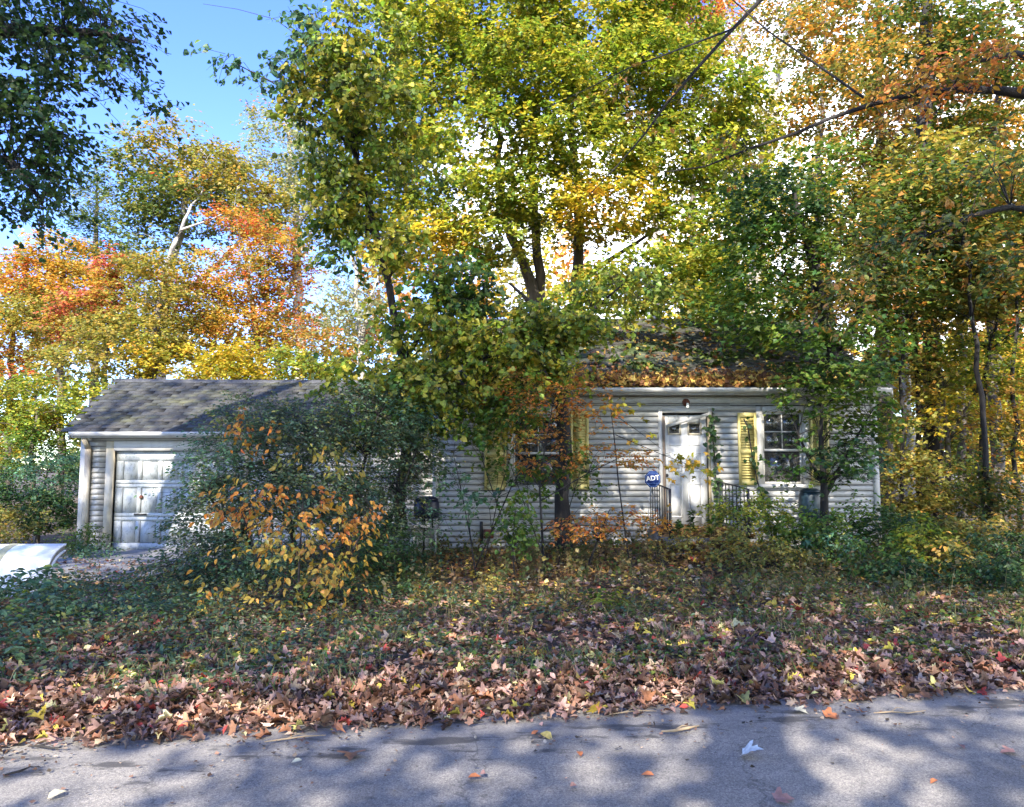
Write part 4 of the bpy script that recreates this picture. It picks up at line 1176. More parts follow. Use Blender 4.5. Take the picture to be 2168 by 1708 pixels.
plant('maple_tree', 'dark green maple leaning over the roof end in deep shade', 'tree',
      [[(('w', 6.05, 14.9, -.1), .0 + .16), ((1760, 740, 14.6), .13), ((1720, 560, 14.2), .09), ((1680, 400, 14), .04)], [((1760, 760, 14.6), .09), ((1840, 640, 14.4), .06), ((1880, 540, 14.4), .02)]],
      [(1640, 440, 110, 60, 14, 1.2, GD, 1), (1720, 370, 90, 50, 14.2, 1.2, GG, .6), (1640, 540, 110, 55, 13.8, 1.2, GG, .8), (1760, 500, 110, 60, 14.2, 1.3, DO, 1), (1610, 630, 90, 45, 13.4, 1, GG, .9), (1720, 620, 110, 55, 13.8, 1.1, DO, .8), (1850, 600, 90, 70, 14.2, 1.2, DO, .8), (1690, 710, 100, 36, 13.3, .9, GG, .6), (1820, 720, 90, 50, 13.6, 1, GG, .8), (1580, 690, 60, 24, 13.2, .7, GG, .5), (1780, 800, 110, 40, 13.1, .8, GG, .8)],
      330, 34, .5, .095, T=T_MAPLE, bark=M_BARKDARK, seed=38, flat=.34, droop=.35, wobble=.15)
plant('maple_sapling', 'small dark green maple growing against the wall beside the last window', 'tree',
      [[(('g', 1748, 13.0), .10), ((1745, 1080, 13), .07), ((1735, 980, 13), .05), ((1740, 860, 12.9), .02)], [((1743, 1060, 13), .04), ((1790, 960, 12.9), .03), ((1840, 880, 12.9), .012)], [((1740, 1020, 13), .035), ((1690, 920, 12.8), .02)]],
      [(1710, 840, 100, 28, 12.8, .6, GG, .8), (1800, 870, 100, 45, 12.9, .7, GG, 1), (1700, 930, 40, 25, 12.6, .4, GG, .3), (1780, 970, 90, 60, 12.7, .6, GD, 1), (1780, 790, 110, 40, 13, .7, GD, .9), (1830, 900, 50, 70, 12.9, .5, GG, .7), (1720, 1000, 80, 35, 12.6, .5, GG, .9), (1820, 990, 50, 40, 12.8, .5, GB, .8), (1650, 1020, 45, 12, 12.5, .3, GG, .25)],
      130, 20, .34, .085, T=T_MAPLE, bark=M_BARKDARK, seed=39, flat=.38, droop=.35, wobble=.1)
for k, (px, Y, r, top, lab) in enumerate((
        (1925, 21, .14, 520, 'bare sunlit trunk low down in the wood beside the house'), (2030, 23, .13, 380, 'thin grey trunk between the vine clad trunk and the yellow maple'),
        (1720, 26, .15, 250, 'grey trunk standing just behind the roof end'), (1395, 30, .2, 250, 'grey trunk seen dimly through the yellow maple over the roof'),
        (1545, 27, .17, 300, 'dull trunk behind the roof ridge where the maple leaves thin out'), (2065, 15.5, .05, 700, 'thin dark leaning stem in front of the sunlit yellow maple'),
        (1905, 15.2, .045, 640, 'thin dark stem closest to the end wall of the house'), (1942, 16.2, .06, 560, 'dark stem between the end wall and the vine clad trunk'), (2085, 14.4, .06, 620, 'dark forked stem standing near the road end of the wood'), (2140, 15, .05, 600, 'dark slender stem at the outermost edge of the wood'))):
    lean = (-30, 12, 20, -14, 16, 40, 14, -10, -34, 22)[k]
    plant('ash_tree', lab, 'tree',
          [[(('g', px, Y), r), ((px + lean * .4, (top + 900) / 2, Y), r * .8), ((px + lean, top, Y), r * .55), ((px + lean * 1.5, top - 260, Y), r * .2)]],
          [(px + lean, top - 40, 70, 90, Y, 1.6, (OG, OL, DO, YG, OL, DO, DO, OL, DO, OG)[k], 1), (px + lean, top - 180, 90, 80, Y, 1.8, (OG, OL, DO, OG, OL, DO, DO, OL, DO, OG)[k], 1)],
          70, 30, .6, .14, T=T_WIDE, bark=M_BARKPALE if k in (0, 3) else (M_BARK if k < 5 else M_BARKDARK), seed=50 + k, group=WG, wobble=.16)
plant('maple_tree', 'olive yellow understory tree in front of the vine clad trunk', 'tree',
      [[(('g', 2010, 15.8), .07), ((2005, 950, 15.8), .055), ((1990, 780, 15.7), .035), ((1970, 660, 15.6), .012)], [((2005, 940, 15.8), .035), ((2090, 800, 15.6), .02), ((2120, 720, 15.5), .008)]],
      [(1950, 800, 90, 60, 15.6, 1, OL, 1), (2070, 770, 100, 60, 15.5, 1, YG, 1), (1930, 920, 70, 60, 15.6, .9, OL, .5), (2040, 880, 90, 55, 15.5, .9, YY, .9), (2140, 860, 70, 70, 15.2, .9, OG, .9), (1980, 990, 90, 40, 15.4, .9, OL, .35), (2110, 960, 80, 50, 15.2, .9, DO, .5), (1900, 700, 80, 50, 15.6, .9, DO, .8), (2010, 640, 90, 60, 15.6, 1, OL, .8)],
      240, 40, .42, .08, T=T_MAPLE, seed=40, group=WG, flat=.4, droop=.35, wobble=.16)
plant('thicket_bush', 'olive and yellow thicket at the foot of the wood beside the house', 'bush',
      [[(('g', 1960, 15.5), .05), ((1960, 1060, 15.5), .03), ((1960, 980, 15.5), .015)], [(('g', 2080, 14.5), .04), ((2080, 1060, 14.5), .025), ((2070, 980, 14.5), .012)]],
      [(1930, 1020, 60, 70, 15.5, .9, OL, 1), (1990, 1090, 80, 60, 15, .9, OL, 1), (2080, 1040, 70, 70, 14.8, .9, DO, 1), (2150, 1080, 60, 70, 14, .9, OG, .8), (1920, 1120, 70, 40, 14.5, .7, GG, 1), (2050, 1130, 90, 35, 13.5, .7, OL, 1)],
      260, 34, .36, .085, T=T_WIDE, seed=60, wobble=.14)

# ------------------------------------------------------------------ branches reaching in from a tree beside the road
plant('beech_tree', 'overhanging tree with long dark boughs and copper orange leaves reaching over the yard', 'tree',
      [[(('w', 7.6, 8.2, -.05), .3), (('w', 7.5, 8.2, 3), .26), (('w', 7.3, 8.2, 6), .2), (('w', 6.6, 8.4, 9.5), .1)],
       [(('w', 7.35, 8.2, 5.2), .12), ((2100, 160, 8.2), .045), ((2045, 172, 8.2), .04), ((2025, 196, 8.2), .036), ((1960, 205, 8.1), .03), ((1900, 203, 8.1), .028), ((1830, 206, 8.1), .026), ((1780, 222, 8.1), .023), ((1720, 255, 8.1), .021), ((1670, 290, 8.1), .018), ((1600, 320, 8.1), .015), ((1530, 352, 8.1), .011), ((1480, 366, 8.1), .008), ((1400, 365, 8.1), .005)],
       [((1828, 207, 8.1), .018), ((1800, 205, 8.1), .017), ((1770, 178, 8.2), .016), ((1710, 150, 8.2), .015), ((1680, 110, 8.2), .014), ((1640, 68, 8.2), .012), ((1580, 40, 8.3), .010), ((1540, -10, 8.3), .008)],
       [(('w', 6.9, 8.3, 8.6), .1), ((1700, -120, 8.3), .04), ((1640, -30, 8.3), .03), ((1612, 6, 8.4), .024), ((1548, 60, 8.4), .021), ((1505, 138, 8.5), .019), ((1452, 160, 8.5), .018), ((1418, 236, 8.6), .015), ((1345, 292, 8.7), .011), ((1310, 345, 8.7), .008), ((1240, 420, 8.8), .004)],
       [(('w', 7.4, 8.2, 4.4), .08), ((2160, 60, 8), .04), ((2110, 85, 8), .03), ((2070, 130, 8), .015)],
       [((1550, 62, 8.45), .016), ((1480, 95, 8.5), .013), ((1420, 110, 8.5), .011), ((1300, 150, 8.6), .008), ((1210, 200, 8.7), .006), ((1130, 240, 8.7), .003)],
       [(('w', 7.5, 8.2, 3.2), .07), ((2160, 390, 7.6), .035), ((2060, 450, 7.6), .02), ((1960, 500, 7.6), .008)]],
      [(2050, 150, 110, 40, 7.8, .6, OO, .5), (1950, 190, 100, 30, 7.9, .5, OO, .5), (2120, 110, 50, 60, 7.6, .6, OO, .4), (1900, 260, 100, 30, 7.9, .5, OG, .2), (1830, 160, 70, 50, 8, .4, OG, .2), (2120, 330, 60, 60, 7.4, .5, DO, .35), (2050, 480, 110, 40, 7.5, .5, OG, .3), (1880, 520, 100, 60, 7.8, .5, DO, .3), (1800, 640, 110, 60, 8, .6, OG, .25), (1400, 200, 170, 60, 8.5, .4, OG, .12), (1560, 330, 110, 40, 8.1, .4, OG, .15), (2120, 560, 60, 50, 7.4, .5, DO, .3)],
      170, 11, .28, .075, T=T_OVAL, bark=M_BARKDARK, seed=61, flat=.35, droop=.5, up=.5, wobble=.10, rtip=.003, picked=300)

# ------------------------------------------------------------------ shrubs before the house
plant('honeysuckle_shrub', 'large grey green shrub hiding the joint between garage and bungalow', 'shrub',
      [[(('g', 640, 11.2), .05), ((620, 1100, 11.2), .035), ((560, 930, 11), .015)], [(('g', 720, 11.4), .05), ((740, 1050, 11.3), .035), ((800, 880, 11.2), .015)], [(('g', 600, 10.8), .04), ((520, 1120, 10.6), .03), ((430, 1040, 10.4), .012)], [(('g', 780, 11.2), .04), ((840, 1080, 11), .03), ((880, 960, 11), .012)]],
      [(560, 900, 90, 55, 11.2, .8, GS, .8), (470, 960, 70, 40, 10.6, .6, GB, .6), (420, 1020, 60, 40, 10.4, .5, GB, .5), (650, 930, 100, 60, 11.2, .9, GS, 1), (760, 880, 100, 60, 11.4, .8, GS, 1), (840, 960, 80, 70, 11.2, .8, GS, .8), (560, 1040, 100, 60, 10.8, .9, GS, 1), (680, 1050, 110, 70, 11, .9, GS, 1), (780, 1070, 90, 70, 11, .8, GS, 1), (460, 1110, 80, 60, 10.2, .7, GS, 1), (400, 1190, 70, 40, 9.8, .6, GS, .8), (520, 1190, 90, 50, 10, .7, GB, .8), (800, 1170, 80, 50, 10.3, .7, GD, .8), (905, 1110, 50, 40, 11.2, .3, GB, .3), (860, 870, 50, 50, 11.4, .6, GB, .7)],
      900, 40, .30, .056, T=T_OVAL, bark=M_BARKDARK, seed=70, flat=.6, droop=.3, up=.7, wobble=.08, rtip=.004)
plant('spicebush', 'leggy shrub with large orange yellow oval leaves in front of the grey green shrub', 'shrub',
      [[(('g', 640, 8.6), .02), ((650, 1180, 8.6), .014), ((640, 1080, 8.6), .008)], [(('g', 700, 8.8), .02), ((740, 1160, 8.8), .014), ((790, 1080, 8.9), .006)], [(('g', 600, 8.5), .02), ((560, 1180, 8.4), .012), ((510, 1080, 8.4), .006)]],
      [(620, 1080, 170, 50, 8.6, .7, OO, 1), (520, 1050, 70, 40, 8.4, .5, OO, .6), (760, 1090, 80, 50, 8.9, .5, OO, .5), (640, 1180, 170, 70, 8.4, .6, OY, .7), (500, 1250, 60, 50, 8, .35, OY, .7), (680, 1240, 110, 60, 8, .5, OY, 1), (600, 1140, 120, 50, 8.3, .5, OL, .5), (560, 905, 90, 40, 10, .4, OO, .7), (700, 980, 100, 50, 9.4, .5, OL, .4)],
      120, 9, .22, .08, T=T_OVAL, bark=M_BARKDARK, seed=71, flat=.7, droop=.8, up=.3, wobble=.07, rtip=.003, picked=300, hue=.1)
plant('dogwood_sapling', 'thin sapling with layered orange leaves beside the dark trunk', 'sapling',
      [[(('g', 1236, 11.2), .022), ((1234, 1180, 11.2), .018), ((1250, 1110, 11.2), .012), ((1290, 1080, 11.1), .005)], [((1236, 1150, 11.2), .012), ((1210, 1090, 11.2), .006)], [(('g', 1152, 11), .022), ((1150, 1100, 11), .018), ((1130, 960, 11.2), .012), ((1170, 860, 11.4), .006)], [((1145, 1060, 11), .012), ((1260, 980, 11.3), .008), ((1350, 950, 11.4), .004)], [((1135, 990, 11.1), .01), ((1060, 940, 11.2), .005)]],
      [(1300, 1105, 120, 26, 11, .5, OO, 1), (1230, 1120, 80, 24, 10.8, .4, OO, .8), (1180, 1140, 50, 20, 10.8, .3, OO, .4), (1300, 965, 100, 22, 11.3, .4, OO, .9), (1180, 850, 100, 40, 11.6, .5, OO, .8), (1090, 820, 90, 40, 11.7, .5, OO, .6), (1150, 960, 70, 60, 11.3, .4, OO, .7), (1110, 900, 60, 60, 11.4, .4, OY, .6), (1240, 890, 70, 30, 11.4, .4, OO, .6), (1250, 800, 60, 30, 11.8, .4, OO, .5)],
      300, 12, .18, .06, T=T_OVAL, bark=M_BARKDARK, seed=72, flat=.3, droop=.4, wobble=.05, rtip=.003, picked=300, hue=.1)
plant('maple_sapling', 'spindly maple with scattered yellow lobed leaves crossing the front door', 'sapling',
      [[(('g', 1330, 11.6), .016), ((1310, 1050, 11.6), .013), ((1300, 900, 11.8), .01), ((1290, 840, 11.9), .006)], [((1303, 920, 11.7), .008), ((1380, 960, 11.7), .006), ((1440, 990, 11.7), .005), ((1500, 1000, 11.7), .003)], [((1305, 880, 11.8), .007), ((1350, 905, 11.8), .005), ((1400, 950, 11.8), .003)]],
      [(1440, 985, 50, 22, 11.6, .3, YY, 1), (1490, 990, 30, 40, 11.6, .2, YY, 1), (1380, 940, 40, 30, 11.7, .3, YY, .8), (1330, 860, 50, 30, 11.8, .3, YY, .8), (1460, 960, 30, 18, 11.6, .2, YY, .6), (1290, 870, 30, 30, 11.8, .3, YY, .6)],
      26, 5, .14, .085, T=T_MAPLEF, bark=M_BARKDARK, seed=73, flat=.5, droop=.7, up=.3, wobble=.04, rtip=.003, picked=200)
plant('green_sapling', 'bushy green sapling below the wall between dark trunk and grey green shrub', 'sapling',
      [[(('g', 1090, 10.6), .018), ((1092, 1150, 10.6), .013), ((1090, 1090, 10.6), .006)], [(('g', 1010, 11), .014), ((990, 1100, 11), .01), ((960, 960, 11.2), .005)], [(('g', 1000, 11.4), .016), ((1060, 1060, 11.4), .012), ((1130, 940, 11.5), .005)]],
      [(1090, 1120, 40, 50, 10.6, .3, GG, 1.4), (1000, 1060, 60, 30, 11, .3, GB, .6), (960, 1010, 50, 30, 11.2, .3, GB, .5), (1110, 1060, 50, 30, 11, .3, GG, .5), (960, 930, 50, 40, 11.3, .3, GG, .5), (1040, 960, 50, 40, 11.4, .3, GG, .4), (1010, 900, 60, 40, 11.5, .3, GG, .8), (1090, 880, 80, 60, 11.6, .4, GG, .8), (950, 860, 70, 50, 11.4, .4, YG, .8), (1140, 1000, 60, 50, 11.2, .3, GG, .6), (1230, 1000, 40, 60, 11.4, .3, GG, .4)],
      190, 16, .19, .06, T=T_HEART, bark=M_BARKDARK, seed=74, flat=.6, droop=.5, up=.5, wobble=.06, rtip=.003)
LOW = 'low bushes along the house front'
for k, (lab, lobes, nc, ls, g) in enumerate((
    ('yellow green bush behind the railing beside the door', [(1560, 1075, 55, 40, 12, .4, YG, 1), (1620, 1090, 45, 35, 12.2, .4, YG, .8), (1545, 1120, 50, 25, 11.6, .4, OL, .7)], 90, .06, 1575),
    ('pale sunlit bush at the foot of the small dark maple', [(1730, 1110, 50, 35, 12, .4, GG, 1), (1760, 1150, 60, 30, 11.6, .4, GB, 1), (1690, 1130, 50, 35, 11.8, .4, GG, .8)], 100, .07, 1735),
    ('green bush at the house corner below the end wall', [(1830, 1100, 45, 45, 12.4, .4, GG, 1), (1880, 1120, 60, 40, 12.2, .5, GD, 1), (1850, 1170, 70, 30, 11.2, .5, GG, 1)], 120, .065, 1860),
    ('broad leaved weed clump beyond the house corner with bright leaf tips', [(1960, 1150, 50, 40, 11, .4, YG, .8), (1890, 1200, 70, 25, 10.4, .4, GD, 1), (2010, 1180, 60, 30, 10.6, .5, OL, .8)], 110, .075, 1950),
    ('dark green low bush under the wood at the far verge', [(2120, 1170, 80, 40, 10.5, .6, GD, 1), (2060, 1200, 60, 25, 10, .5, GD, 1), (2150, 1220, 60, 20, 9.5, .5, GD, .8)], 130, .065, 2100),
    ('leafy green weed clump in front of the small wooden box', [(950, 1275, 60, 25, 9.4, .4, GG, 1), (890, 1285, 60, 25, 9, .4, GB, 1), (980, 1295, 50, 20, 8.8, .3, GG, .7), (1020, 1240, 40, 20, 9.8, .3, OL, .6)], 110, .055, 930),
    ('small yellow green bush in the leaf litter before the door', [(1285, 1285, 45, 26, 8.6, .25, YG, 1.2), (1260, 1310, 40, 14, 8.4, .25, GG, .8)], 45, .065, 1280),
    ('feathery green clump against the bottom of the garage casing', [(165, 1140, 45, 28, 14.8, .4, GG, 1), (200, 1165, 40, 18, 14.4, .4, GB, 1)], 80, .05, 175),
    ('dark tangled weeds under the orange leaved shrub', [(720, 1270, 90, 40, 8.8, .5, GD, 1), (820, 1270, 70, 35, 9, .5, GD, 1), (620, 1300, 70, 25, 8.4, .4, GD, .8)], 150, .05, 730),
    ('olive weeds standing in the dead leaves below the last window', [(1640, 1170, 70, 22, 11, .5, OL, 1), (1560, 1170, 60, 20, 11, .4, OL, .8), (1480, 1150, 60, 16, 11.4, .4, OL, .6)], 90, .05, 1600))):
    Y0 = lobes[0][4]
    plant('low_bush', lab, 'bush', [[(('g', g, Y0), .012), ((g, lobes[0][1] + 10, Y0), .006)]], lobes, nc, 22, .2, ls, T=T_OVAL, bark=M_BARKDARK, seed=80 + k, group=LOW, flat=.6, droop=.4, up=.7, wobble=.05, rtip=.003)
WD = 'broad leaved weeds at the driveway verge'
for k, (lab, lobes, nc, ls, g) in enumerate((
    ('blue green weed standing against the white cover', [(40, 1235, 60, 25, 8.9, .3, GB, 1), (90, 1225, 40, 20, 9, .2, GB, .7)], 22, .11, 50),
    ('blue green weed trailing over the edge of the white cover', [(130, 1270, 60, 25, 8, .4, GB, 1), (60, 1290, 60, 20, 7.6, .4, GB, 1)], 34, .09, 110),
    ('large leaved weed at the road verge below the white cover', [(60, 1370, 60, 30, 6.4, .3, GB, 1), (20, 1410, 50, 20, 6, .3, GB, .8)], 26, .11, 50),
    ('green weed with upright leaves near the shrub foot by the driveway', [(360, 1300, 70, 24, 7.8, .3, GB, 1), (450, 1310, 50, 22, 7.8, .3, GD, 1), (400, 1340, 50, 16, 7.2, .3, GB, .8)], 44, .075, 380),
    ('trailing green weed in the middle of the driveway verge', [(250, 1290, 80, 24, 8, .4, GB, 1), (180, 1330, 60, 24, 7.2, .4, GD, 1)], 46, .075, 240))):
    Y0 = lobes[0][4]
    plant('weed', lab, 'weed', [[(('g', g, Y0), .006), ((g, lobes[0][1], Y0), .004)]], lobes, nc, 8, .16, ls, T=T_OVAL, bark=M_BARKDARK, seed=95 + k, group=WD, flat=.5, droop=.3, up=.9, wobble=.04, rtip=.002, picked=200)
# bare upright twigs in front of the wall
for k, (a, b, c) in enumerate((((1100, 11.6), (1050, 1060, 11.6), (1000, 900, 11.7)), ((1020, 11.8), (1045, 1080, 11.8), (1100, 900, 12)), ((1160, 11.5), (1120, 1080, 11.5), (1080, 980, 11.6)), ((1180, 12), (1190, 1100, 12), (1240, 960, 12.1)))):
    plant('bare_shrub', ['bare dark stems crossing the wall, nearest the grey green shrub', 'bare dark stems leaning towards the window shutter', 'bare dark stems low under the shuttered window', 'bare dark stems beside the dark trunk'][k], 'shrub',
          [[(('g', a[0], a[1]), .012), (b, .009), (c, .005)]], [(c[0], c[1] + 60, 60, 90, c[2], .25, GG, 1)], 26, 2, .1, .05, T=T_OVAL, bark=M_BARKDARK, seed=110 + k, group='bare stems before the wall', wobble=.07, rtip=.003)

# ------------------------------------------------------------------ far wood: fills the view between the trunks
def far_wood():
    rng = np.random.default_rng(200)
    Ps, Cs = [], []
    def band(n, px0, px1, pyf, Y0, Y1, pals):
        px = rng.uniform(px0, px1, n)
        Y = rng.uniform(Y0, Y1, n)
        top = pyf(px) + 26 * np.sin(px * .05) + 16 * np.sin(px * .13 + 1)
        py = top + (1000 - top) * rng.random(n) ** 0.75
        q = np.array([noise.noise(Vector((a * .012, b * .012, y * .05))) for a, b, y in zip(px, py, Y)])
        keep = q > -0.22
        P = np.array([at(a, b, y) for a, b, y in zip(px[keep], py[keep], Y[keep])])
        hue = np.array([noise.noise(Vector((a * .007 + 9, b * .010, 3.3))) for a, b in zip(px[keep], py[keep])]) + rng.normal(0, .12, keep.sum())
        k = np.clip(((hue + 0.55) / 1.1 * len(pals)).astype(int), 0, len(pals) - 1)
        C = np.empty((len(P), 3))
        for i, p in enumerate(pals):
            C[k == i] = pick(p, (k == i).sum(), rng)
        Ps.append(P); Cs.append(C)
    band(15000, -160, 760, lambda x: 620 + 0 * x, 42, 50, [PN, OL, OY, OL, YY])
    band(20000, 760, 1560, lambda x: 400 + 0 * x, 44, 56, [SG, OL, YY, OO])
    band(22000, 1540, 2330, lambda x: 260 + 0 * x, 40, 54, [OL, DO, YY, OG, OO])
    band(9000, 1840, 2330, lambda x: 700 + 0 * x, 30, 38, [YY, OY, OL, YG])
    P, C = np.concatenate(Ps), np.concatenate(Cs)
    n = len(P)
    Nn = rng.normal(0, .5, (n, 3)); Nn[:, 2] += .6; Nn[:, 1] -= .3
    V, F, Cv = scatter_leaves(T_WIDE, P, rng.normal(size=(n, 3)) * (1, 1, .5), Nn, rng.uniform(.25, .5, n), C)
    ob('distant_woods', mesh_np('distant_woods', V, [F], M_LEAF, Cv), kind='stuff', label='far wood of yellow and olive trees closing the view', )
far_wood()

# ------------------------------------------------------------------ leaf litter, ground cover, small things
def litter():
    rng = np.random.default_rng(300)
    t = np.array((NRM[1], -NRM[0]))
    # palettes
    LP = np.array([(.27, .16, .125), (.20, .105, .07), (.34, .215, .16), (.14, .07, .04), (.26, .115, .06), (.40, .29, .20), (.10, .058, .035), (.30, .18, .145)])
    LG = np.array([(.36, .22, .06), (.30, .15, .045), (.20, .10, .035), (.42, .30, .08), (.14, .075, .03), (.34, .17, .05)])
    LY = np.array([(.52, .42, .07), (.62, .55, .28), (.45, .33, .05), (.60, .52, .16)])
    def colour(P2, s, r):
        n = len(s)
        C = LP[rng.integers(0, len(LP), n)]
        g = rng.random(n) < np.clip((s - 2.0) / 5.5, 0, .9) * np.clip(1.2 + P2[:, 0] * .25, .15, 1)
        C[g] = LG[rng.integers(0, len(LG), g.sum())]
        y = rng.random(n) < .045 + .05 * (s > 1)
        C[y] = LY[rng.integers(0, len(LY), y.sum())]
        red = rng.random(n) < .012
        C[red] = np.array((.38, .06, .045))
        return C * np.exp(rng.normal(0, .28, (n, 1)))
    def pts(n, s0, s1, spread):
        s = s0 + (s1 - s0) * rng.random(n)
        u = rng.uniform(-1, 1, n) * spread(s)
        P2 = P0 + t * (u + 3.0)[:, None] + NRM * s[:, None]
        return P2, s
    # close to the road: full-shape leaves
    tri = []
    cand = []
    def lay(T, n, s0, s1, spread, sz0, sz1, curl=.6, lift=.0, dens=None):
        P2, s = pts(n, s0, s1, spread)
        if dens is not None:
            k = rng.random(n) < dens(P2, s)
            P2, s = P2[k], s[k]
        # leave out what stands under the house and on the stoop
        k = (P2[:, 1] < 13.95) & (np.abs(P2[:, 0]) < 0.72 * P2[:, 1] + 1.0) & ~((P2[:, 0] > -8.5) & (P2[:, 0] < -5.2) & (P2[:, 1] > 11.6) & (rng.random(len(s)) > .5))
        P2, s = P2[k], s[k]
        n = len(s)
        z = np.maximum(gz(P2[:, 0], P2[:, 1]), np.where(s < .1, .016, -9)) + rng.random(n) * .035 * np.clip(s + .15, 0, 1) + .006 + lift * rng.random(n)
        P = np.column_stack([P2, z])
        A = rng.normal(size=(n, 3)) * (1, 1, .22)
        Nn = rng.normal(0, curl * .55, (n, 3)); Nn[:, 2] += 1
        S = rng.uniform(sz0, sz1, n)
        C = colour(P2, s, rng)
        return P, A, Nn, S, C
    w_ = lambda s: 5.0 + .55 * s
    sets = []
    edge = lambda P2, s: np.clip((s + .22) / .35, 0, 1)
    for T, n, a, b, s0, s1 in ((T_MAPLEF, 1900, -.25, 2.6, .05, .105), (T_OAK, 1600, -.25, 2.6, .05, .12), (T_OAKC, 1700, -.25, 2.6, .05, .13), (T_MAPLEC, 900, -.25, 2.6, .05, .12), (T_OVAL, 9000, -.25, 3.0, .025, .07)):
        sets.append((T, lay(T, n, a, b, w_, s0, s1, .75, .02, edge)))
    # a drift along the edge of the asphalt
    for T, n in ((T_MAPLEC, 800), (T_OAKC, 1600), (T_OVAL, 3500)):
        sets.append((T, lay(T, n, -.14, .75, w_, .03 if T is T_OVAL else .05, .075 if T is T_OVAL else .12, .7, .05, edge)))
    for T, n, a, b, s0, s1 in ((T_MAPLE, 8000, 2.4, 10, .05, .105), (T_OVAL, 11000, 2.0, 10, .03, .08), (T_WIDE, 12000, 3, 10.5, .04, .09)):
        sets.append((T, lay(T, n, a, b, w_, s0, s1, .75, .03)))
    # choose the 300 that show largest as leaves of their own
    allk = []
    for i, (T, (P, A, Nn, S, C)) in enumerate(sets):
        if i >= 8:
            continue
        d = np.linalg.norm(P - np.array((0, 0, 1.6)), axis=1)
        inside = (np.abs(P[:, 0] / P[:, 1]) < .67) & (P[:, 1] / d > .5)
        sc = S / d * (C.sum(1) * .5 + .6) * inside
        allk += [(q, i, j) for j, q in enumerate(sc)]
    allk.sort(reverse=True)
    chosen = {}
    for q, i, j in allk[:285]:
        chosen.setdefault(i, []).append(j)
    Vs, Fs, Cs, n0 = [], {}, [], 0
    names = {id(T_MAPLEF): 'maple', id(T_MAPLEC): 'curled maple', id(T_OAKC): 'curled oak', id(T_OAK): 'oak', id(T_OVAL): 'oval'}
    for i, (T, (P, A, Nn, S, C)) in enumerate(sets):
        mk = np.ones(len(P), bool)
        if i in chosen:
            js = np.array(chosen[i]); mk[js] = False
            single_leaves(T, names[id(T)], P[js], A[js], Nn[js], S[js], C[js])
        V, F, Cv = scatter_leaves(T, P[mk], A[mk], Nn[mk], S[mk], C[mk])
        Vs.append(V); Fs.setdefault(F.shape[1], []).append(F + n0); Cs.append(Cv); n0 += len(V)
    ob('leaf_litter', mesh_np('leaf_litter', np.concatenate(Vs), [np.concatenate(q) for q in Fs.values()], M_LITTER, np.concatenate(Cs)), kind='stuff', label='thick litter of dead leaves covering the yard')
def colour_word(c):
    r, g, b = c
    l = (r + g + b) / 3
    if r > .40 and g > .30: return 'pale yellow' if b > .12 else 'yellow'
    if r > 2.6 * g and r > .22: return 'red'
    if l > .19: return 'pinkish tan'
    if r > 1.9 * g and l > .09: return 'rusty brown'
    if l < .075: return 'dark brown'
    return 'dull mauve brown'
PLACES = ((-9, 'below the white cover'), (-1.9, 'below the garage door'), (-.9, 'below the grey green shrub'), (.1, 'below the house corner'), (1.0, 'below the dark trunk'), (1.9, 'below the front door'), (2.8, 'below the last window'), (3.5, 'below the end of the house'), (99, 'below the wood'))
USED = set()
def single_leaves(T, kind, P, A, Nn, S, C, place=None, group='fallen leaves along the road verge'):
    Rm = frames(A, Nn)
    for i in range(len(P)):
        me = mesh_np('fallen_leaf', T[0] * (1, 1, 1.0), [T[1]], M_LITTER, np.tile(C[i], (len(T[0]), 1)))
        s = edge_s(P[i][0], P[i][1])
        # where it lies, named by what stands straight behind it seen from the road
        b = P[i][0] / P[i][1] * 14
        where = next(a for lim, a in PLACES if b < {-9: -8.2, -1.9: -5, -.9: -1.6, .1: -.4, 1.0: 1.6, 1.9: 4.0, 2.8: 5.4, 3.5: 7.0, 99: 1e9}[lim])
        strip = 'on the bare asphalt' if s < -.13 else ('at the asphalt edge' if s < .22 else ('just behind the asphalt edge' if s < .6 else ('in the verge litter' if s < 1.2 else 'among weeds up the verge')))
        big = 'large' if S[i] > .135 else ('small' if S[i] < .09 else 'middling')
        lie = 'lying flat' if Nn[i][2] > .9 * np.linalg.norm(Nn[i]) else 'tilted up'
        pt = 'tip to the house' if A[i][1] > .5 * np.linalg.norm(A[i]) else ('tip to the road' if A[i][1] < -.5 * np.linalg.norm(A[i]) else 'tip sideways')
        lab = f'{big} {colour_word(C[i])} {kind} leaf {strip} {where}'
        for q_ in (lab, f'{lab} {lie}'.replace(' the ', ' '), f'{lie}, {pt}, {lab}'.replace('middling ', '').replace('the ', '').replace('just behind asphalt edge', 'behind asphalt edge').replace('grey green shrub', 'shrub').replace('lying flat', 'flat')):
            if q_ not in USED:
                lab = q_
                break
        if lab in USED or len(lab.replace(',', ' ').split()) > 16:
            continue
        USED.add(lab)
        ob('fallen_leaf', me, None, P[i], label=lab, cat='leaf', group=group, rot=Matrix(Rm[i].tolist()).to_euler(), scale=(S[i],) * 3)
litter()

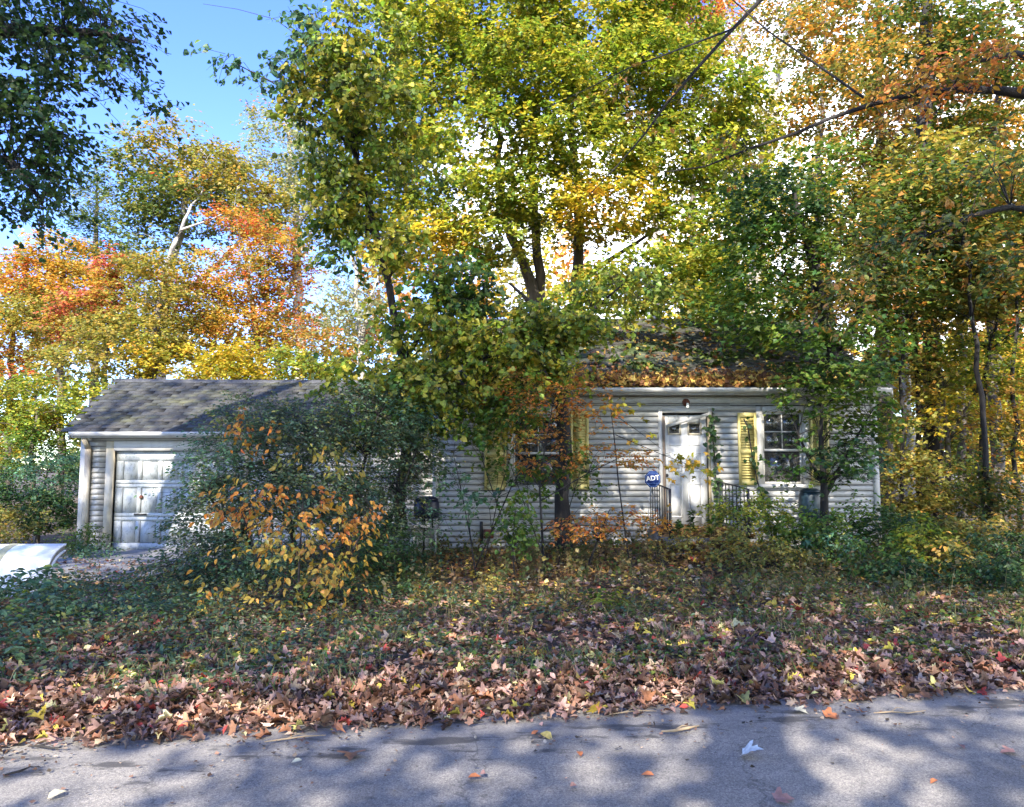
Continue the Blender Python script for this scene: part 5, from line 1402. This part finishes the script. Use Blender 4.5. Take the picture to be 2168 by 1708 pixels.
# single leaves lying on the asphalt
def road_leaves():
    rng = np.random.default_rng(310)
    spots = [(1570, 1594, 'white', T_MAPLEF, .13), (100, 1690, 'cream', T_OVAL, .10), (1145, 1550, 'yel', T_OVAL, .11), (1140, 1545, 'or', T_OVAL, .07), (745, 1590, 'br', T_MAPLEF, .13), (640, 1570, 'br', T_OVAL, .05), (1385, 1640, 'or', T_OVAL, .07),
             (990, 1645, 'or', T_OVAL, .07), (1640, 1690, 'pk', T_MAPLEF, .10), (2030, 1575, 'pk', T_OVAL, .07), (1985, 1650, 'or', T_OVAL, .06), (1745, 1512, 'or', T_MAPLEF, .12), (1825, 1507, 'or', T_OVAL, .11), (2150, 1590, 'pk', T_MAPLEF, .09), (20, 1640, 'pk', T_OVAL, .07), (1015, 1638, 'pk', T_OVAL, .07), (640, 1608, 'cream', T_OVAL, .06), (1230, 1600, 'or', T_OVAL, .07), (1220, 1660, 'pk', T_OVAL, .06), (1680, 1500, 'cream', T_MAPLEF, .1)]
    cols = {'white': (.66, .66, .62), 'cream': (.6, .55, .38), 'yel': (.55, .42, .12), 'or': (.42, .15, .06), 'br': (.22, .11, .06), 'pk': (.33, .18, .15)}
    words_ = {'white': 'whitish curled', 'cream': 'cream', 'yel': 'pale yellow', 'or': 'orange', 'br': 'brown curled', 'pk': 'pinkish tan'}
    nm = {id(T_MAPLEF): 'maple', id(T_OVAL): 'oval'}
    where = ['alone on the asphalt, brightest leaf on the road', 'on the road corner nearest the white cover side', 'lying by dark stains below the dark trunk', 'touching a yellow one by dark stains', 'on the sunny road patch below the shrub', 'near the verge in the sunny patch', 'on the asphalt below the front door',
             'in the middle of the sunny road patch', 'at the very front of the road below the last window', 'on the road below the wood edge', 'far out on the dark road below the wood', 'among dark stains below the last window', 'beside a straw among dark stains', 'at the end of the road below the wood', 'on the road below the white cover', 'between sun patches on the road', 'on the road below the garage door', 'just past the sunny patch below the trunk', 'in the shade near the front of the road', 'by the verge on the dusty asphalt rim']
    for (px, py, c, T, s), wh in zip(spots, where):
        d = at(px, py, 1.0) - np.array((0, 0, 1.6))
        k = (0.03 - 1.6) / d[2]
        p = np.array((0, 0, 1.6)) + d * k
        A = rng.normal(size=(1, 3)) * (1, 1, .15); Nn = rng.normal(0, .25, (1, 3)) + (0, -.15, 1)
        me = mesh_np('road_leaf', T[0] * (1, 1, 1.3), [T[1]], M_LITTER, np.tile(np.array(cols[c]), (len(T[0]), 1)))
        ob('road_leaf', me, None, p, label=f'{words_[c]} {nm[id(T)]} leaf {wh}', cat='leaf', group='leaves scattered on the asphalt', rot=Matrix(frames(A, Nn)[0].tolist()).to_euler(), scale=(s,) * 3)
road_leaves()
def twigs():
    rng = np.random.default_rng(320)
    data = [((1400, 1548, 1480, 1536), .011, 'forked grey twig lying on the asphalt below the front door', True), ((60, 1580, 130, 1583), .008, 'dark twig on the asphalt below the white cover', False), ((560, 1570, 690, 1556), .006, 'thin straw coloured stalk on the road below the shrub', True), ((10, 1640, 60, 1625), .007, 'short dark twig at the road end below the white cover', False),
            ((960, 1530, 1025, 1528), .007, 'bent dark twig beside the verge below the house corner', False), ((1850, 1509, 1960, 1504), .006, 'long pale straw beside an orange leaf', True), ((600, 1545, 700, 1540), .007, 'dark twig in the sunny patch by the verge', False), ((180, 1560, 250, 1545), .007, 'grey twig half in the leaves below the garage', False), ((1290, 1512, 1390, 1505), .006, 'thin brown stalk at the verge below the dark trunk', True), ((380, 1505, 470, 1500), .007, 'dark twig among leaves below the garage casing', False)]
    for (a, b, c, d), r, lab, pale in data:
        pts = []
        for px, py in ((a, b), ((a * 2 + c) / 3, (b * 2 + d) / 3 + rng.uniform(-4, 4)), ((a + 2 * c) / 3, (b + 2 * d) / 3 + rng.uniform(-4, 4)), (c, d)):
            v = at(px, py, 1.0) - np.array((0, 0, 1.6))
            pts.append(np.array((0, 0, 1.6)) + v * ((0.024 + r - 1.6) / v[2]))
        m = MB(); m.tube(pts, [r * .5, r * .9, r * .8, r * .35], 6)
        q = (pts[1] + pts[2]) / 2
        m.tube([pts[1], pts[1] + np.array((.06, .05, .012)), pts[1] + np.array((.11, .06, .005))], [r * .5, r * .4, r * .2], 5)
        m.build('twig', M_TWIGPALE if pale else M_BARKDARK, None, label=lab, cat='twig', group='twigs on the road')
M_TWIGPALE = simple('straw', (.30, .22, .13), .9)
twigs()

# litter and moss lying on the house roof
def roof_litter():
    rng = np.random.default_rng(330)
    rf, ang, ca, sa = hroof
    n = 5200
    d = np.abs(rng.normal(0, .42, n)) + .02
    x = rng.uniform(HX0 + .1, HX1 - .2, n)
    far = rng.random(n) < .25
    d[far] = rng.uniform(0, 3.8, far.sum())
    k = (rng.random(n) < np.clip(1.15 - np.abs(x - 3.0) / 4.2, .15, 1))
    x, d = x[k], d[k]; n = len(x)
    heap = np.exp(-(d / .5) ** 2) * .07
    P = np.column_stack([x, HY - .38 + d * ca - (.09 + heap * rng.random(n)) * sa, EAVE + .02 + d * sa + (.09 + heap * rng.random(n)) * ca])
    Nn = rng.normal(0, .38, (n, 3)) + np.array((0, -sa, ca))
    pal = np.array([(.42, .25, .06), (.34, .16, .04), (.22, .09, .03), (.48, .34, .08), (.13, .06, .03)])
    C = pal[rng.integers(0, 5, n)] * np.exp(rng.normal(0, .25, (n, 1)))
    V, F, Cv = scatter_leaves(T_MAPLE, P, rng.normal(size=(n, 3)), Nn, rng.uniform(.06, .12, n), C)
    ob('roof_litter', mesh_np('roof_litter', V, [F], M_LITTER, Cv), kind='stuff', label='golden dead leaves heaped along the lower edge of the roof')
    # moss cushions
    n = 2600
    x = rng.uniform(HX0 + .3, HX1 - .2, n); d = rng.uniform(.3, 3.9, n)
    q = np.array([noise.noise(Vector((a * .8, b * 1.3, 4))) for a, b in zip(x, d)])
    k = q > .08
    x, d = x[k], d[k]; n = len(x)
    P = np.column_stack([x, HY - .38 + d * ca - .085 * sa, EAVE + .02 + d * sa + .085 * ca])
    A = rng.normal(size=(n, 3)) * .5 + np.array((0, ca, sa)) * .3; Nn = rng.normal(0, .3, (n, 3)) + np.array((0, -sa, ca))
    V, F, Cv = scatter_leaves((T_WIDE[0] * (1, 1, 3) - (0, .5, 0), T_WIDE[1]), P, A, Nn, rng.uniform(.06, .16, n), pick([((.06, .10, .018), 2), ((.10, .14, .02), 2), ((.05, .07, .02), 1)], n, rng))
    ob('roof_moss', mesh_np('roof_moss', V, [F], M_LITTER, Cv), kind='stuff', label='green moss cushions on the bungalow shingles')
roof_litter()

# ground cover: ivy and low weeds, grass blades
def ground_cover():
    rng = np.random.default_rng(340)
    t = np.array((NRM[1], -NRM[0]))
    n = 90000
    s = .45 + 9.8 * rng.random(n); u = rng.uniform(-1, 1, n) * (5.4 + .6 * s)
    P2 = P0 + t * (u + 3.0)[:, None] + NRM * s[:, None]
    q = np.array([noise.noise(Vector((a * .75, b * .9, 0))) + .5 * noise.noise(Vector((a * 2.1, b * 2.3, 5))) for a, b in P2])
    dens = .30 + .12 * smooth((s - .9) / .8) + .42 * smooth((-P2[:, 0] - .6) / 2.2) * smooth((s - .7) / .8) + .22 * smooth((P2[:, 0] - 3.2) / 1.5) + .10 * smooth((1.6 - np.abs(s - 1.9)) / 1.2)
    dens -= .18 * smooth((s - 4) / 2) * (np.abs(P2[:, 0] - 1.5) < 2.2)
    drive = (P2[:, 0] > -8.6) & (P2[:, 0] < -5.0) & (P2[:, 1] > 10.6)
    k = (q + dens * 1.35 - .42 > rng.random(n) * .5) & (P2[:, 1] < 13.9) & (np.abs(P2[:, 0]) < .72 * P2[:, 1] + 1) & ~(drive & (rng.random(n) > .08))
    P2, s, q = P2[k], s[k], q[k]; n = len(s)
    hgt = rng.random(n) * (.05 + .10 * smooth((s - 1) / 3) + .14 * smooth((-P2[:, 0] - 1) / 2) * smooth((s - 1.2) / 1.5))
    P = np.column_stack([P2, gz(P2[:, 0], P2[:, 1]) + .02 + hgt])
    A = rng.normal(size=(n, 3)) * (1, 1, .35); Nn = rng.normal(0, .42, (n, 3)); Nn[:, 2] += 1
    C = pick(GS, n, rng)
    g = rng.random(n) < np.clip(.25 + .12 * P2[:, 0], .1, .5)
    C[g] = pick(GG, g.sum(), rng)
    g = rng.random(n) < np.clip(.45 + .2 * P2[:, 0], .08, .62) * np.clip(.35 + s * .2, .3, 1)
    C[g] = pick([((.13, .13, .04), 2), ((.22, .17, .06), 2), ((.09, .10, .03), 1.5), ((.28, .17, .07), 1)], g.sum(), rng)
    V, F, Cv = scatter_leaves(T_OVAL, P, A, Nn, rng.uniform(.025, .07, n), C * np.exp(rng.normal(0, .2, (n, 1))))
    ob('ground_ivy', mesh_np('ground_ivy', V, [F], M_LEAF, Cv), kind='stuff', label='low ivy and weeds creeping through the dead leaves')
    # grass
    n = 22000
    s = .4 + 8 * rng.random(n); u = rng.uniform(-1, 1, n) * (5.2 + .5 * s)
    P2 = P0 + t * (u + 3.0)[:, None] + NRM * s[:, None]
    q = np.array([noise.noise(Vector((a * 1.1 + 20, b * 1.3, 2))) for a, b in P2])
    k = (q > .02) & (P2[:, 1] < 13.5)
    P2, s = P2[k], s[k]; n = len(s)
    P = np.column_stack([P2, gz(P2[:, 0], P2[:, 1]) - .01])
    A = rng.normal(0, .45, (n, 3)); A[:, 2] = 1
    Nn = rng.normal(size=(n, 3)); Nn[:, 2] = .3
    blade = (np.array([(-.025, 0, 0), (.025, 0, 0), (.018, .55, -.04), (0, 1, -.25), (-.018, .55, -.04)], float), np.array([(0, 1, 2), (0, 2, 4), (4, 2, 3)]))
    V, F, Cv = scatter_leaves(blade, P, A, Nn, rng.uniform(.07, .22, n), pick([((.07, .14, .04), 3), ((.11, .16, .05), 2), ((.32, .26, .12), 3)], n, rng))
    ob('grass', mesh_np('grass', V, [F], M_LEAF, Cv), kind='stuff', label='thin grass tufts among the dead leaves')
ground_cover()

# dry olive weeds standing up to the house front
def dry_weeds():
    rng = np.random.default_rng(347)
    n = 1700
    x = rng.uniform(-2.6, 7.6, n); y = rng.uniform(8.4, 13.7, n)
    q = np.array([noise.noise(Vector((a * .9 + 40, b * 1.1, 3))) for a, b in zip(x, y)])
    k = (q > -.08) & ~((x > 2.3) & (x < 4.0) & (y > 11.2)) & (rng.random(n) < .35 + .65 * smooth((y - 9) / 3))
    x, y = x[k], y[k]; n = len(x)
    h = rng.uniform(.14, .46, n)
    st = np.column_stack([x, y, gz(x, y)])
    lean = rng.normal(0, .16, (n, 3)); lean[:, 2] = 1
    blade = (np.array([(-.012, 0, 0), (.012, 0, 0), (.006, .6, -.03), (0, 1, -.12), (-.006, .6, -.03)], float), np.array([(0, 1, 2), (0, 2, 4), (4, 2, 3)]))
    Nn = rng.normal(size=(n, 3)); Nn[:, 2] = .2
    dry = [((.20, .16, .07), 3), ((.28, .21, .10), 2), ((.12, .13, .045), 3), ((.16, .10, .05), 2)]
    V1, F1, C1 = scatter_leaves(blade, st, lean, Nn, h, pick(dry, n, rng))
    m = 9
    i = np.repeat(np.arange(n), m)
    u = .25 + .75 * rng.random(n * m)
    ax = lean / np.linalg.norm(lean, axis=1, keepdims=True)
    P = st[i] + ax[i] * (h[i] * u)[:, None] + rng.normal(0, .02, (n * m, 3))
    A = rng.normal(size=(n * m, 3)) * (1, 1, .5); Nn = rng.normal(0, .5, (n * m, 3)); Nn[:, 2] += .8
    cl = pick(dry + [((.10, .14, .04), 4), ((.34, .26, .06), 1)], n, rng)
    V2, F2, C2 = scatter_leaves(T_WIDE, P, A, Nn, rng.uniform(.03, .075, n * m), cl[i] * np.exp(rng.normal(0, .25, (n * m, 1))))
    ob('dry_weeds', mesh_np('dry_weeds', np.concatenate([V1, V2]), [F1, F2 + len(V1)], M_LEAF, np.concatenate([C1, C2])), kind='stuff', label='dry olive brown weeds standing along the bungalow front')
dry_weeds()

# crumbs of leaf and grit along the asphalt rim
def grit():
    rng = np.random.default_rng(345)
    t = np.array((NRM[1], -NRM[0]))
    n = 4200
    s = -np.abs(rng.normal(0, .35, n)) + .05; u = rng.uniform(-6, 10, n)
    far = rng.random(n) < .12
    s[far] = -rng.random(far.sum()) * 2.2
    P2 = P0 + t * u[:, None] + NRM * s[:, None]
    q = np.array([noise.noise(Vector((a * 1.6, b * 3.5, 8))) for a, b in P2])
    k = (q > -.05) | far
    P2 = P2[k]; n = len(P2)
    Nn = rng.normal(0, .35, (n, 3)); Nn[:, 2] += 1
    pal = np.array([(.10, .06, .04), (.22, .13, .09), (.05, .04, .03), (.30, .22, .15), (.16, .15, .14)])
    C = pal[rng.integers(0, 5, n)] * np.exp(rng.normal(0, .3, (n, 1)))
    V, F, Cv = scatter_leaves(T_WIDE, np.column_stack([P2, np.full(n, .028)]), rng.normal(size=(n, 3)) * (1, 1, .1), Nn, rng.uniform(.008, .032, n), C)
    ob('leaf_crumbs', mesh_np('leaf_crumbs', V, [F], M_LITTER, Cv), kind='stuff', label='crumbs of leaf and grit on the asphalt rim')
grit()

# ivy climbing the wall beside the door
def ivy(name, lab, pts, n, seed, size):
    rng = np.random.default_rng(seed)
    base = np.array((pts[0][0], HY - .06, float(gz(pts[0][0], HY - .2))))
    root = ob(name, None, loc=base, label=lab, cat='ivy')
    line = np.array([(x, HY - .075, z) for x, z in pts])
    m = MB(); m.tube(line, [.012] * len(line), 5); m.build('stem', M_BARKDARK, root)
    u = rng.random(n) ** 1.3 * (len(line) - 1)
    i = np.minimum(u.astype(int), len(line) - 2)
    P = line[i] * (1 - (u - i))[:, None] + line[i + 1] * (u - i)[:, None]
    P += rng.normal(0, 1, (n, 3)) * (.06, .012, .05); P[:, 1] -= .025
    A = rng.normal(0, .5, (n, 3)); A[:, 2] -= .7
    Nn = rng.normal(0, .3, (n, 3)); Nn[:, 1] -= 1; Nn[:, 2] += .4
    leaf_objects(root, T_HEART, P, A, Nn, rng.uniform(.8, 1.25, n) * size, pick(GD, n, rng))
ivy('ivy', 'ivy climbing the bare wood jamb on the window side of the front door', [(3.78, .5), (3.76, .9), (3.74, 1.3), (3.72, 1.9), (3.68, 2.3), (3.70, 2.62)], 95, 1, .085)
ivy('creeper', 'thin creeper with round leaves over the yellow shutter next to the door', [(4.75, .3), (4.62, .9), (4.5, 1.35), (4.42, 1.8), (4.35, 2.35), (4.28, 2.5)], 40, 2, .085)
# tall weeds against the door
def weed(px, Y, h, seed, lab, pal):
    rng = np.random.default_rng(seed)
    x = (px - 1084) / FPX * Y
    b = np.array((x, Y, max(float(gz(x, Y)), 0.48 if 2.45 < x < 3.86 and Y > 12 else -9)))
    root = ob('goldenrod', None, loc=b, label=lab, cat='weed', group='tall weeds by the doorstep')
    stem = np.array([b, b + (rng.normal(0, .02), 0, h * .5), b + (rng.normal(0, .05), 0, h)])
    m = MB(); m.tube(stem, [.006, .005, .003], 5); m.build('stem', M_LEAFSTEM, root)
    n = 60
    u = rng.random(n)
    P = b + np.column_stack([rng.normal(0, .01, n), rng.normal(0, .01, n), h * (.15 + .85 * u)])
    A = rng.normal(size=(n, 3)); A[:, 2] = np.abs(A[:, 2]) * .4
    Nn = rng.normal(0, .4, (n, 3)); Nn[:, 2] += 1
    leaf_objects(root, T_SLIM, P, A, Nn, rng.uniform(.08, .15, n) * (1.1 - .4 * u), pick(pal, n, rng))
M_LEAFSTEM = simple('green_stem', (.07, .09, .03), .7)
weed(1462, 12.6, .42, 1, 'tall slender green weed in front of the white door', GD)
weed(1432, 12.4, .26, 2, 'shorter green weed at the knob side of the white door', GD)
weed(1500, 12.2, .34, 3, 'green weed at the ivy side of the doorstep', GG)
weed(1650, 11.6, .6, 4, 'tall weed with slim leaves under the last window', GG)

# dead leaves on the stoop
def stoop_litter():
    rng = np.random.default_rng(350)
    n = 900
    x = rng.uniform(2.3, 4.0, n); y = rng.uniform(11.2, 13.9, n)
    z = np.maximum(np.where((y > 12) & (x > 2.45) & (x < 3.86), .485, np.where((y > 11.68) & (x > 2.5) & (x < 3.8), .305, .145)), gz(x, y)) + .01 + rng.random(n) * .05
    C = np.array([(.36, .22, .06), (.30, .15, .045), (.20, .10, .035), (.42, .30, .08), (.14, .075, .03)])[rng.integers(0, 5, n)] * np.exp(rng.normal(0, .25, (n, 1)))
    Nn = rng.normal(0, .45, (n, 3)); Nn[:, 2] += 1
    V, F, Cv = scatter_leaves(T_MAPLE, np.column_stack([x, y, z]), rng.normal(size=(n, 3)) * (1, 1, .3), Nn, rng.uniform(.07, .12, n), C)
    ob('step_litter', mesh_np('step_litter', V, [F], M_LITTER, Cv), kind='stuff', label='golden dead leaves heaped over the doorsteps')
stoop_litter()

# ------------------------------------------------------------------ sign
def font_mesh(f, name, mat):
    t = bpy.data.objects.new(name, f)
    COL.objects.link(t)
    bpy.context.view_layer.update()
    me = bpy.data.meshes.new_from_object(t)
    bpy.data.objects.remove(t)
    me.materials.clear(); me.materials.append(mat)
    return me
def yard_sign():
    c = at(1382, 1014, 12.15)
    r = .135
    root = ob('yard_sign', None, loc=(c[0] - .1, c[1], 0.3), label='blue eight sided security sign on a thin stake beside the front door', cat='sign')
    def octa(rr):
        return [(c[0] + rr * math.cos(PI / 8 + k * PI / 4), c[2] + rr * 1.04 * math.sin(PI / 8 + k * PI / 4)) for k in range(8)]
    MB().prism(octa(r), 'y', c[1], c[1] + .012).build('plate', M_SIGNBLUE, root)
    # pale border line
    o, i_ = octa(r * .90), octa(r * .84)
    b = MB()
    for k in range(8):
        q = (k + 1) % 8
        b.add([(o[k][0], c[1] - .002, o[k][1]), (o[q][0], c[1] - .002, o[q][1]), (i_[q][0], c[1] - .002, i_[q][1]), (i_[k][0], c[1] - .002, i_[k][1])], [(0, 1, 2, 3)])
    b.build('border', M_SIGNLINE, root)
    def text(body, size, z, mat, name, x=0.0, rot=0.0, bold=0.0):
        f = bpy.data.curves.new(name, 'FONT')
        f.body = body; f.size = size; f.align_x = 'CENTER'; f.align_y = 'CENTER'; f.extrude = .001; f.offset = bold
        f.materials.append(mat)
        return ob(name, font_mesh(f, name, mat), root, (c[0] + x, c[1] - .004, c[2] + z), rot=(PI / 2, rot, 0))
    text('ADT', .105, .012, M_SIGNWHITE, 'lettering', rot=-.12, bold=.003)
    text('Security Services', .026, -.066, M_SIGNLINE, 'lettering', rot=-.05)
    text('PROTECTED BY', .024, .085, M_SIGNLINE, 'lettering', rot=-.05)
    m = MB(); m.beam((c[0] - .03, c[1] + .016, c[2] - .10), (c[0] - .13, c[1] + .02, .28), .02, .008)
    m.build('stake', M_BOARDGREY, root)
yard_sign()

# ------------------------------------------------------------------ white fibreglass cover lying by the driveway
def shell():
    L0 = -3.4
    o = np.array((-5.93, 10.1))
    g = float(gz(*o)) - .02
    H = .70
    th = math.radians(5)
    root = ob('fibreglass_cover', None, loc=(o[0], o[1], g), label='white curved fibreglass cover with olive band and upside down red print lying in the weeds', cat='cover')
    root.rotation_euler = (0, 0, th)
    P_ = [(-.48, 0), (-.47, .16), (-.43, .32), (-.36, .46), (-.27, .56), (-.16, .635), (-.02, .68), (.10, .70)]
    def prof(k):
        c0 = np.array((-.10, .2))
        return [tuple(np.array(p) + k * (np.array(p) - c0) / (np.linalg.norm(np.array(p) - c0) + 1e-6)) for p in P_]
    def strip(xa, xb, k, inner, name, mat, sm=False):
        xs_ = np.linspace(xa, xb, max(2, int((xb - xa) / .3) + 1))
        n = len(P_)
        V = [(x, y, z) for x in xs_ for y, z in prof(k)] + [(x, y, z) for x in xs_ for y, z in prof(inner)]
        m0 = len(xs_) * n
        f = [(a * n + b, a * n + b + 1, (a + 1) * n + b + 1, (a + 1) * n + b) for a in range(len(xs_) - 1) for b in range(n - 1)]
        f += [tuple(i + m0 for i in q[::-1]) for q in f]
        for a in (0, len(xs_) - 1):
            f += [(a * n + b, a * n + b + 1, m0 + a * n + b + 1, m0 + a * n + b) for b in range(n - 1)]
        m = MB().add(V, f)
        x = m.mesh(name, mat, sm)
        e = bpy.data.objects.new(name, x); COL.objects.link(e); e.parent = root; WORLD[e.name] = Vector((0, 0, 0))
        return e
    strip(L0, 0, 0, -.025, 'shell', M_SHELL, True)
    strip(-.71, -.60, .006, .001, 'band', M_OLIVE, True)
    strip(L0, -.012, -.0251, -.085, 'rim', M_RIM)
    strip(L0, .012, -.0851, -.108, 'lip', M_SHELL)
    for body, z, y, s, x, tilt in (('CADAV 022', .455, -.373, .10, -1.02, .45), ('PRODUCTS  4', .555, -.284, .055, -.98, .75)):
        f = bpy.data.curves.new('lettering', 'FONT')
        f.body = body; f.size = s; f.align_x = 'CENTER'; f.align_y = 'CENTER'; f.shear = .25; f.extrude = .001
        q = bpy.data.objects.new('lettering', font_mesh(f, 'lettering', M_RED)); COL.objects.link(q); q.parent = root
        q.location = (x, y - .008, z)
        q.rotation_euler = (Matrix.Rotation(-tilt, 3, 'X') @ Matrix.Rotation(PI / 2, 3, 'X') @ Matrix.Rotation(PI, 3, 'Z')).to_euler()
shell()

# low board box with a white post at the house corner
def box():
    x0, x1, y0, y1 = -1.95, -1.3, 12.75, 13.5
    g = float(gz(-1.6, 13.0)) - .03
    root = ob('board_box', None, loc=(-1.62, 13.1, g), label='low grey board box with white top ledge and post at the bungalow corner', cat='box')
    MB().box(x0 - .25, x1 - .05, y0 - .06, y0 + .12, g + .52, g + .56).build('top_board', M_TRIM, root)
    MB().box(x0 + .26, x0 + .33, y0 - .04, y0 + .03, g, g + .518).build('post', M_TRIM, root)
    MB().box(x1, x1 + .04, y0 - .02, y0 + .03, g, g + .52).build('post', M_BOARDGREY, root)
    for i in range(3):
        MB().box(x0 - .35, x1, y0 + .031, y0 + .055, g + .02 + i * .165, g + .18 + i * .165).build('board', M_BOARDGREY, root)
    for i in range(3):
        MB().box(x1 - .03, x1, y0 + .06, y1, g + .02 + i * .165, g + .18 + i * .165).build('board', M_BOARDGREY, root)
box()
# dark containers half hidden in the growth
def barrel(px, py, Y, r, h, mat, name, lab, cat):
    c = at(px, py, Y)
    x, y, g = c[0], Y, float(gz(c[0], Y))
    root = ob(name, None, loc=(x, y, g), label=lab, cat=cat)
    m = MB(); z0 = c[2] - h / 2
    m.tube([(x, y, z0), (x, y, z0 + h * .1), (x, y, z0 + h * .5), (x, y, z0 + h * .9), (x, y, z0 + h)], [r * .85, r * .96, r, r * .96, r * .86], 18); m.build('body', mat, root, sm=True)
    m = MB(); m.tube([(x, y, z0 + h), (x, y, z0 + h + .03), (x, y, z0 + h + .07)], [r * .9, r * .9, r * .5], 18); m.build('lid', mat, root)
    if z0 - g > .1:
        for k in range(3):
            a = k * 2.1 + .3
            m = MB(); m.beam((x + r * .6 * math.cos(a), y + r * .6 * math.sin(a), g), (x + r * .45 * math.cos(a), y + r * .45 * math.sin(a), z0 + .03), .03, .03, up=(0, 1, 0)); m.build('leg', M_IRON, root)
barrel(903, 1078, 12.9, .22, .30, M_NAVY, 'kettle_grill', 'dark navy kettle grill half hidden behind the grey green shrub', 'grill')
barrel(1716, 1072, 13.45, .2, .5, M_TEAL, 'garden_bin', 'dark teal bin behind the small dark maple under the last window', 'bin')
# electric conduit stub with rusty meter on the wall
m = MB(); x = X14(1020)
root = ob('conduit', None, loc=(x, HY - .05, .3), label='short dark pipe fixed low on the wall below the shuttered window', cat='pipe')
m.tube([(x, HY - .06, .22), (x, HY - .06, .55), (x, HY - .06, .62)], [.035, .03, .03], 10); m.build('pipe', M_IRON, root)
MB().box(x + .04, x + .22, HY - .10, HY - .032, .32, .48).build('meter_box', M_RUST, root)
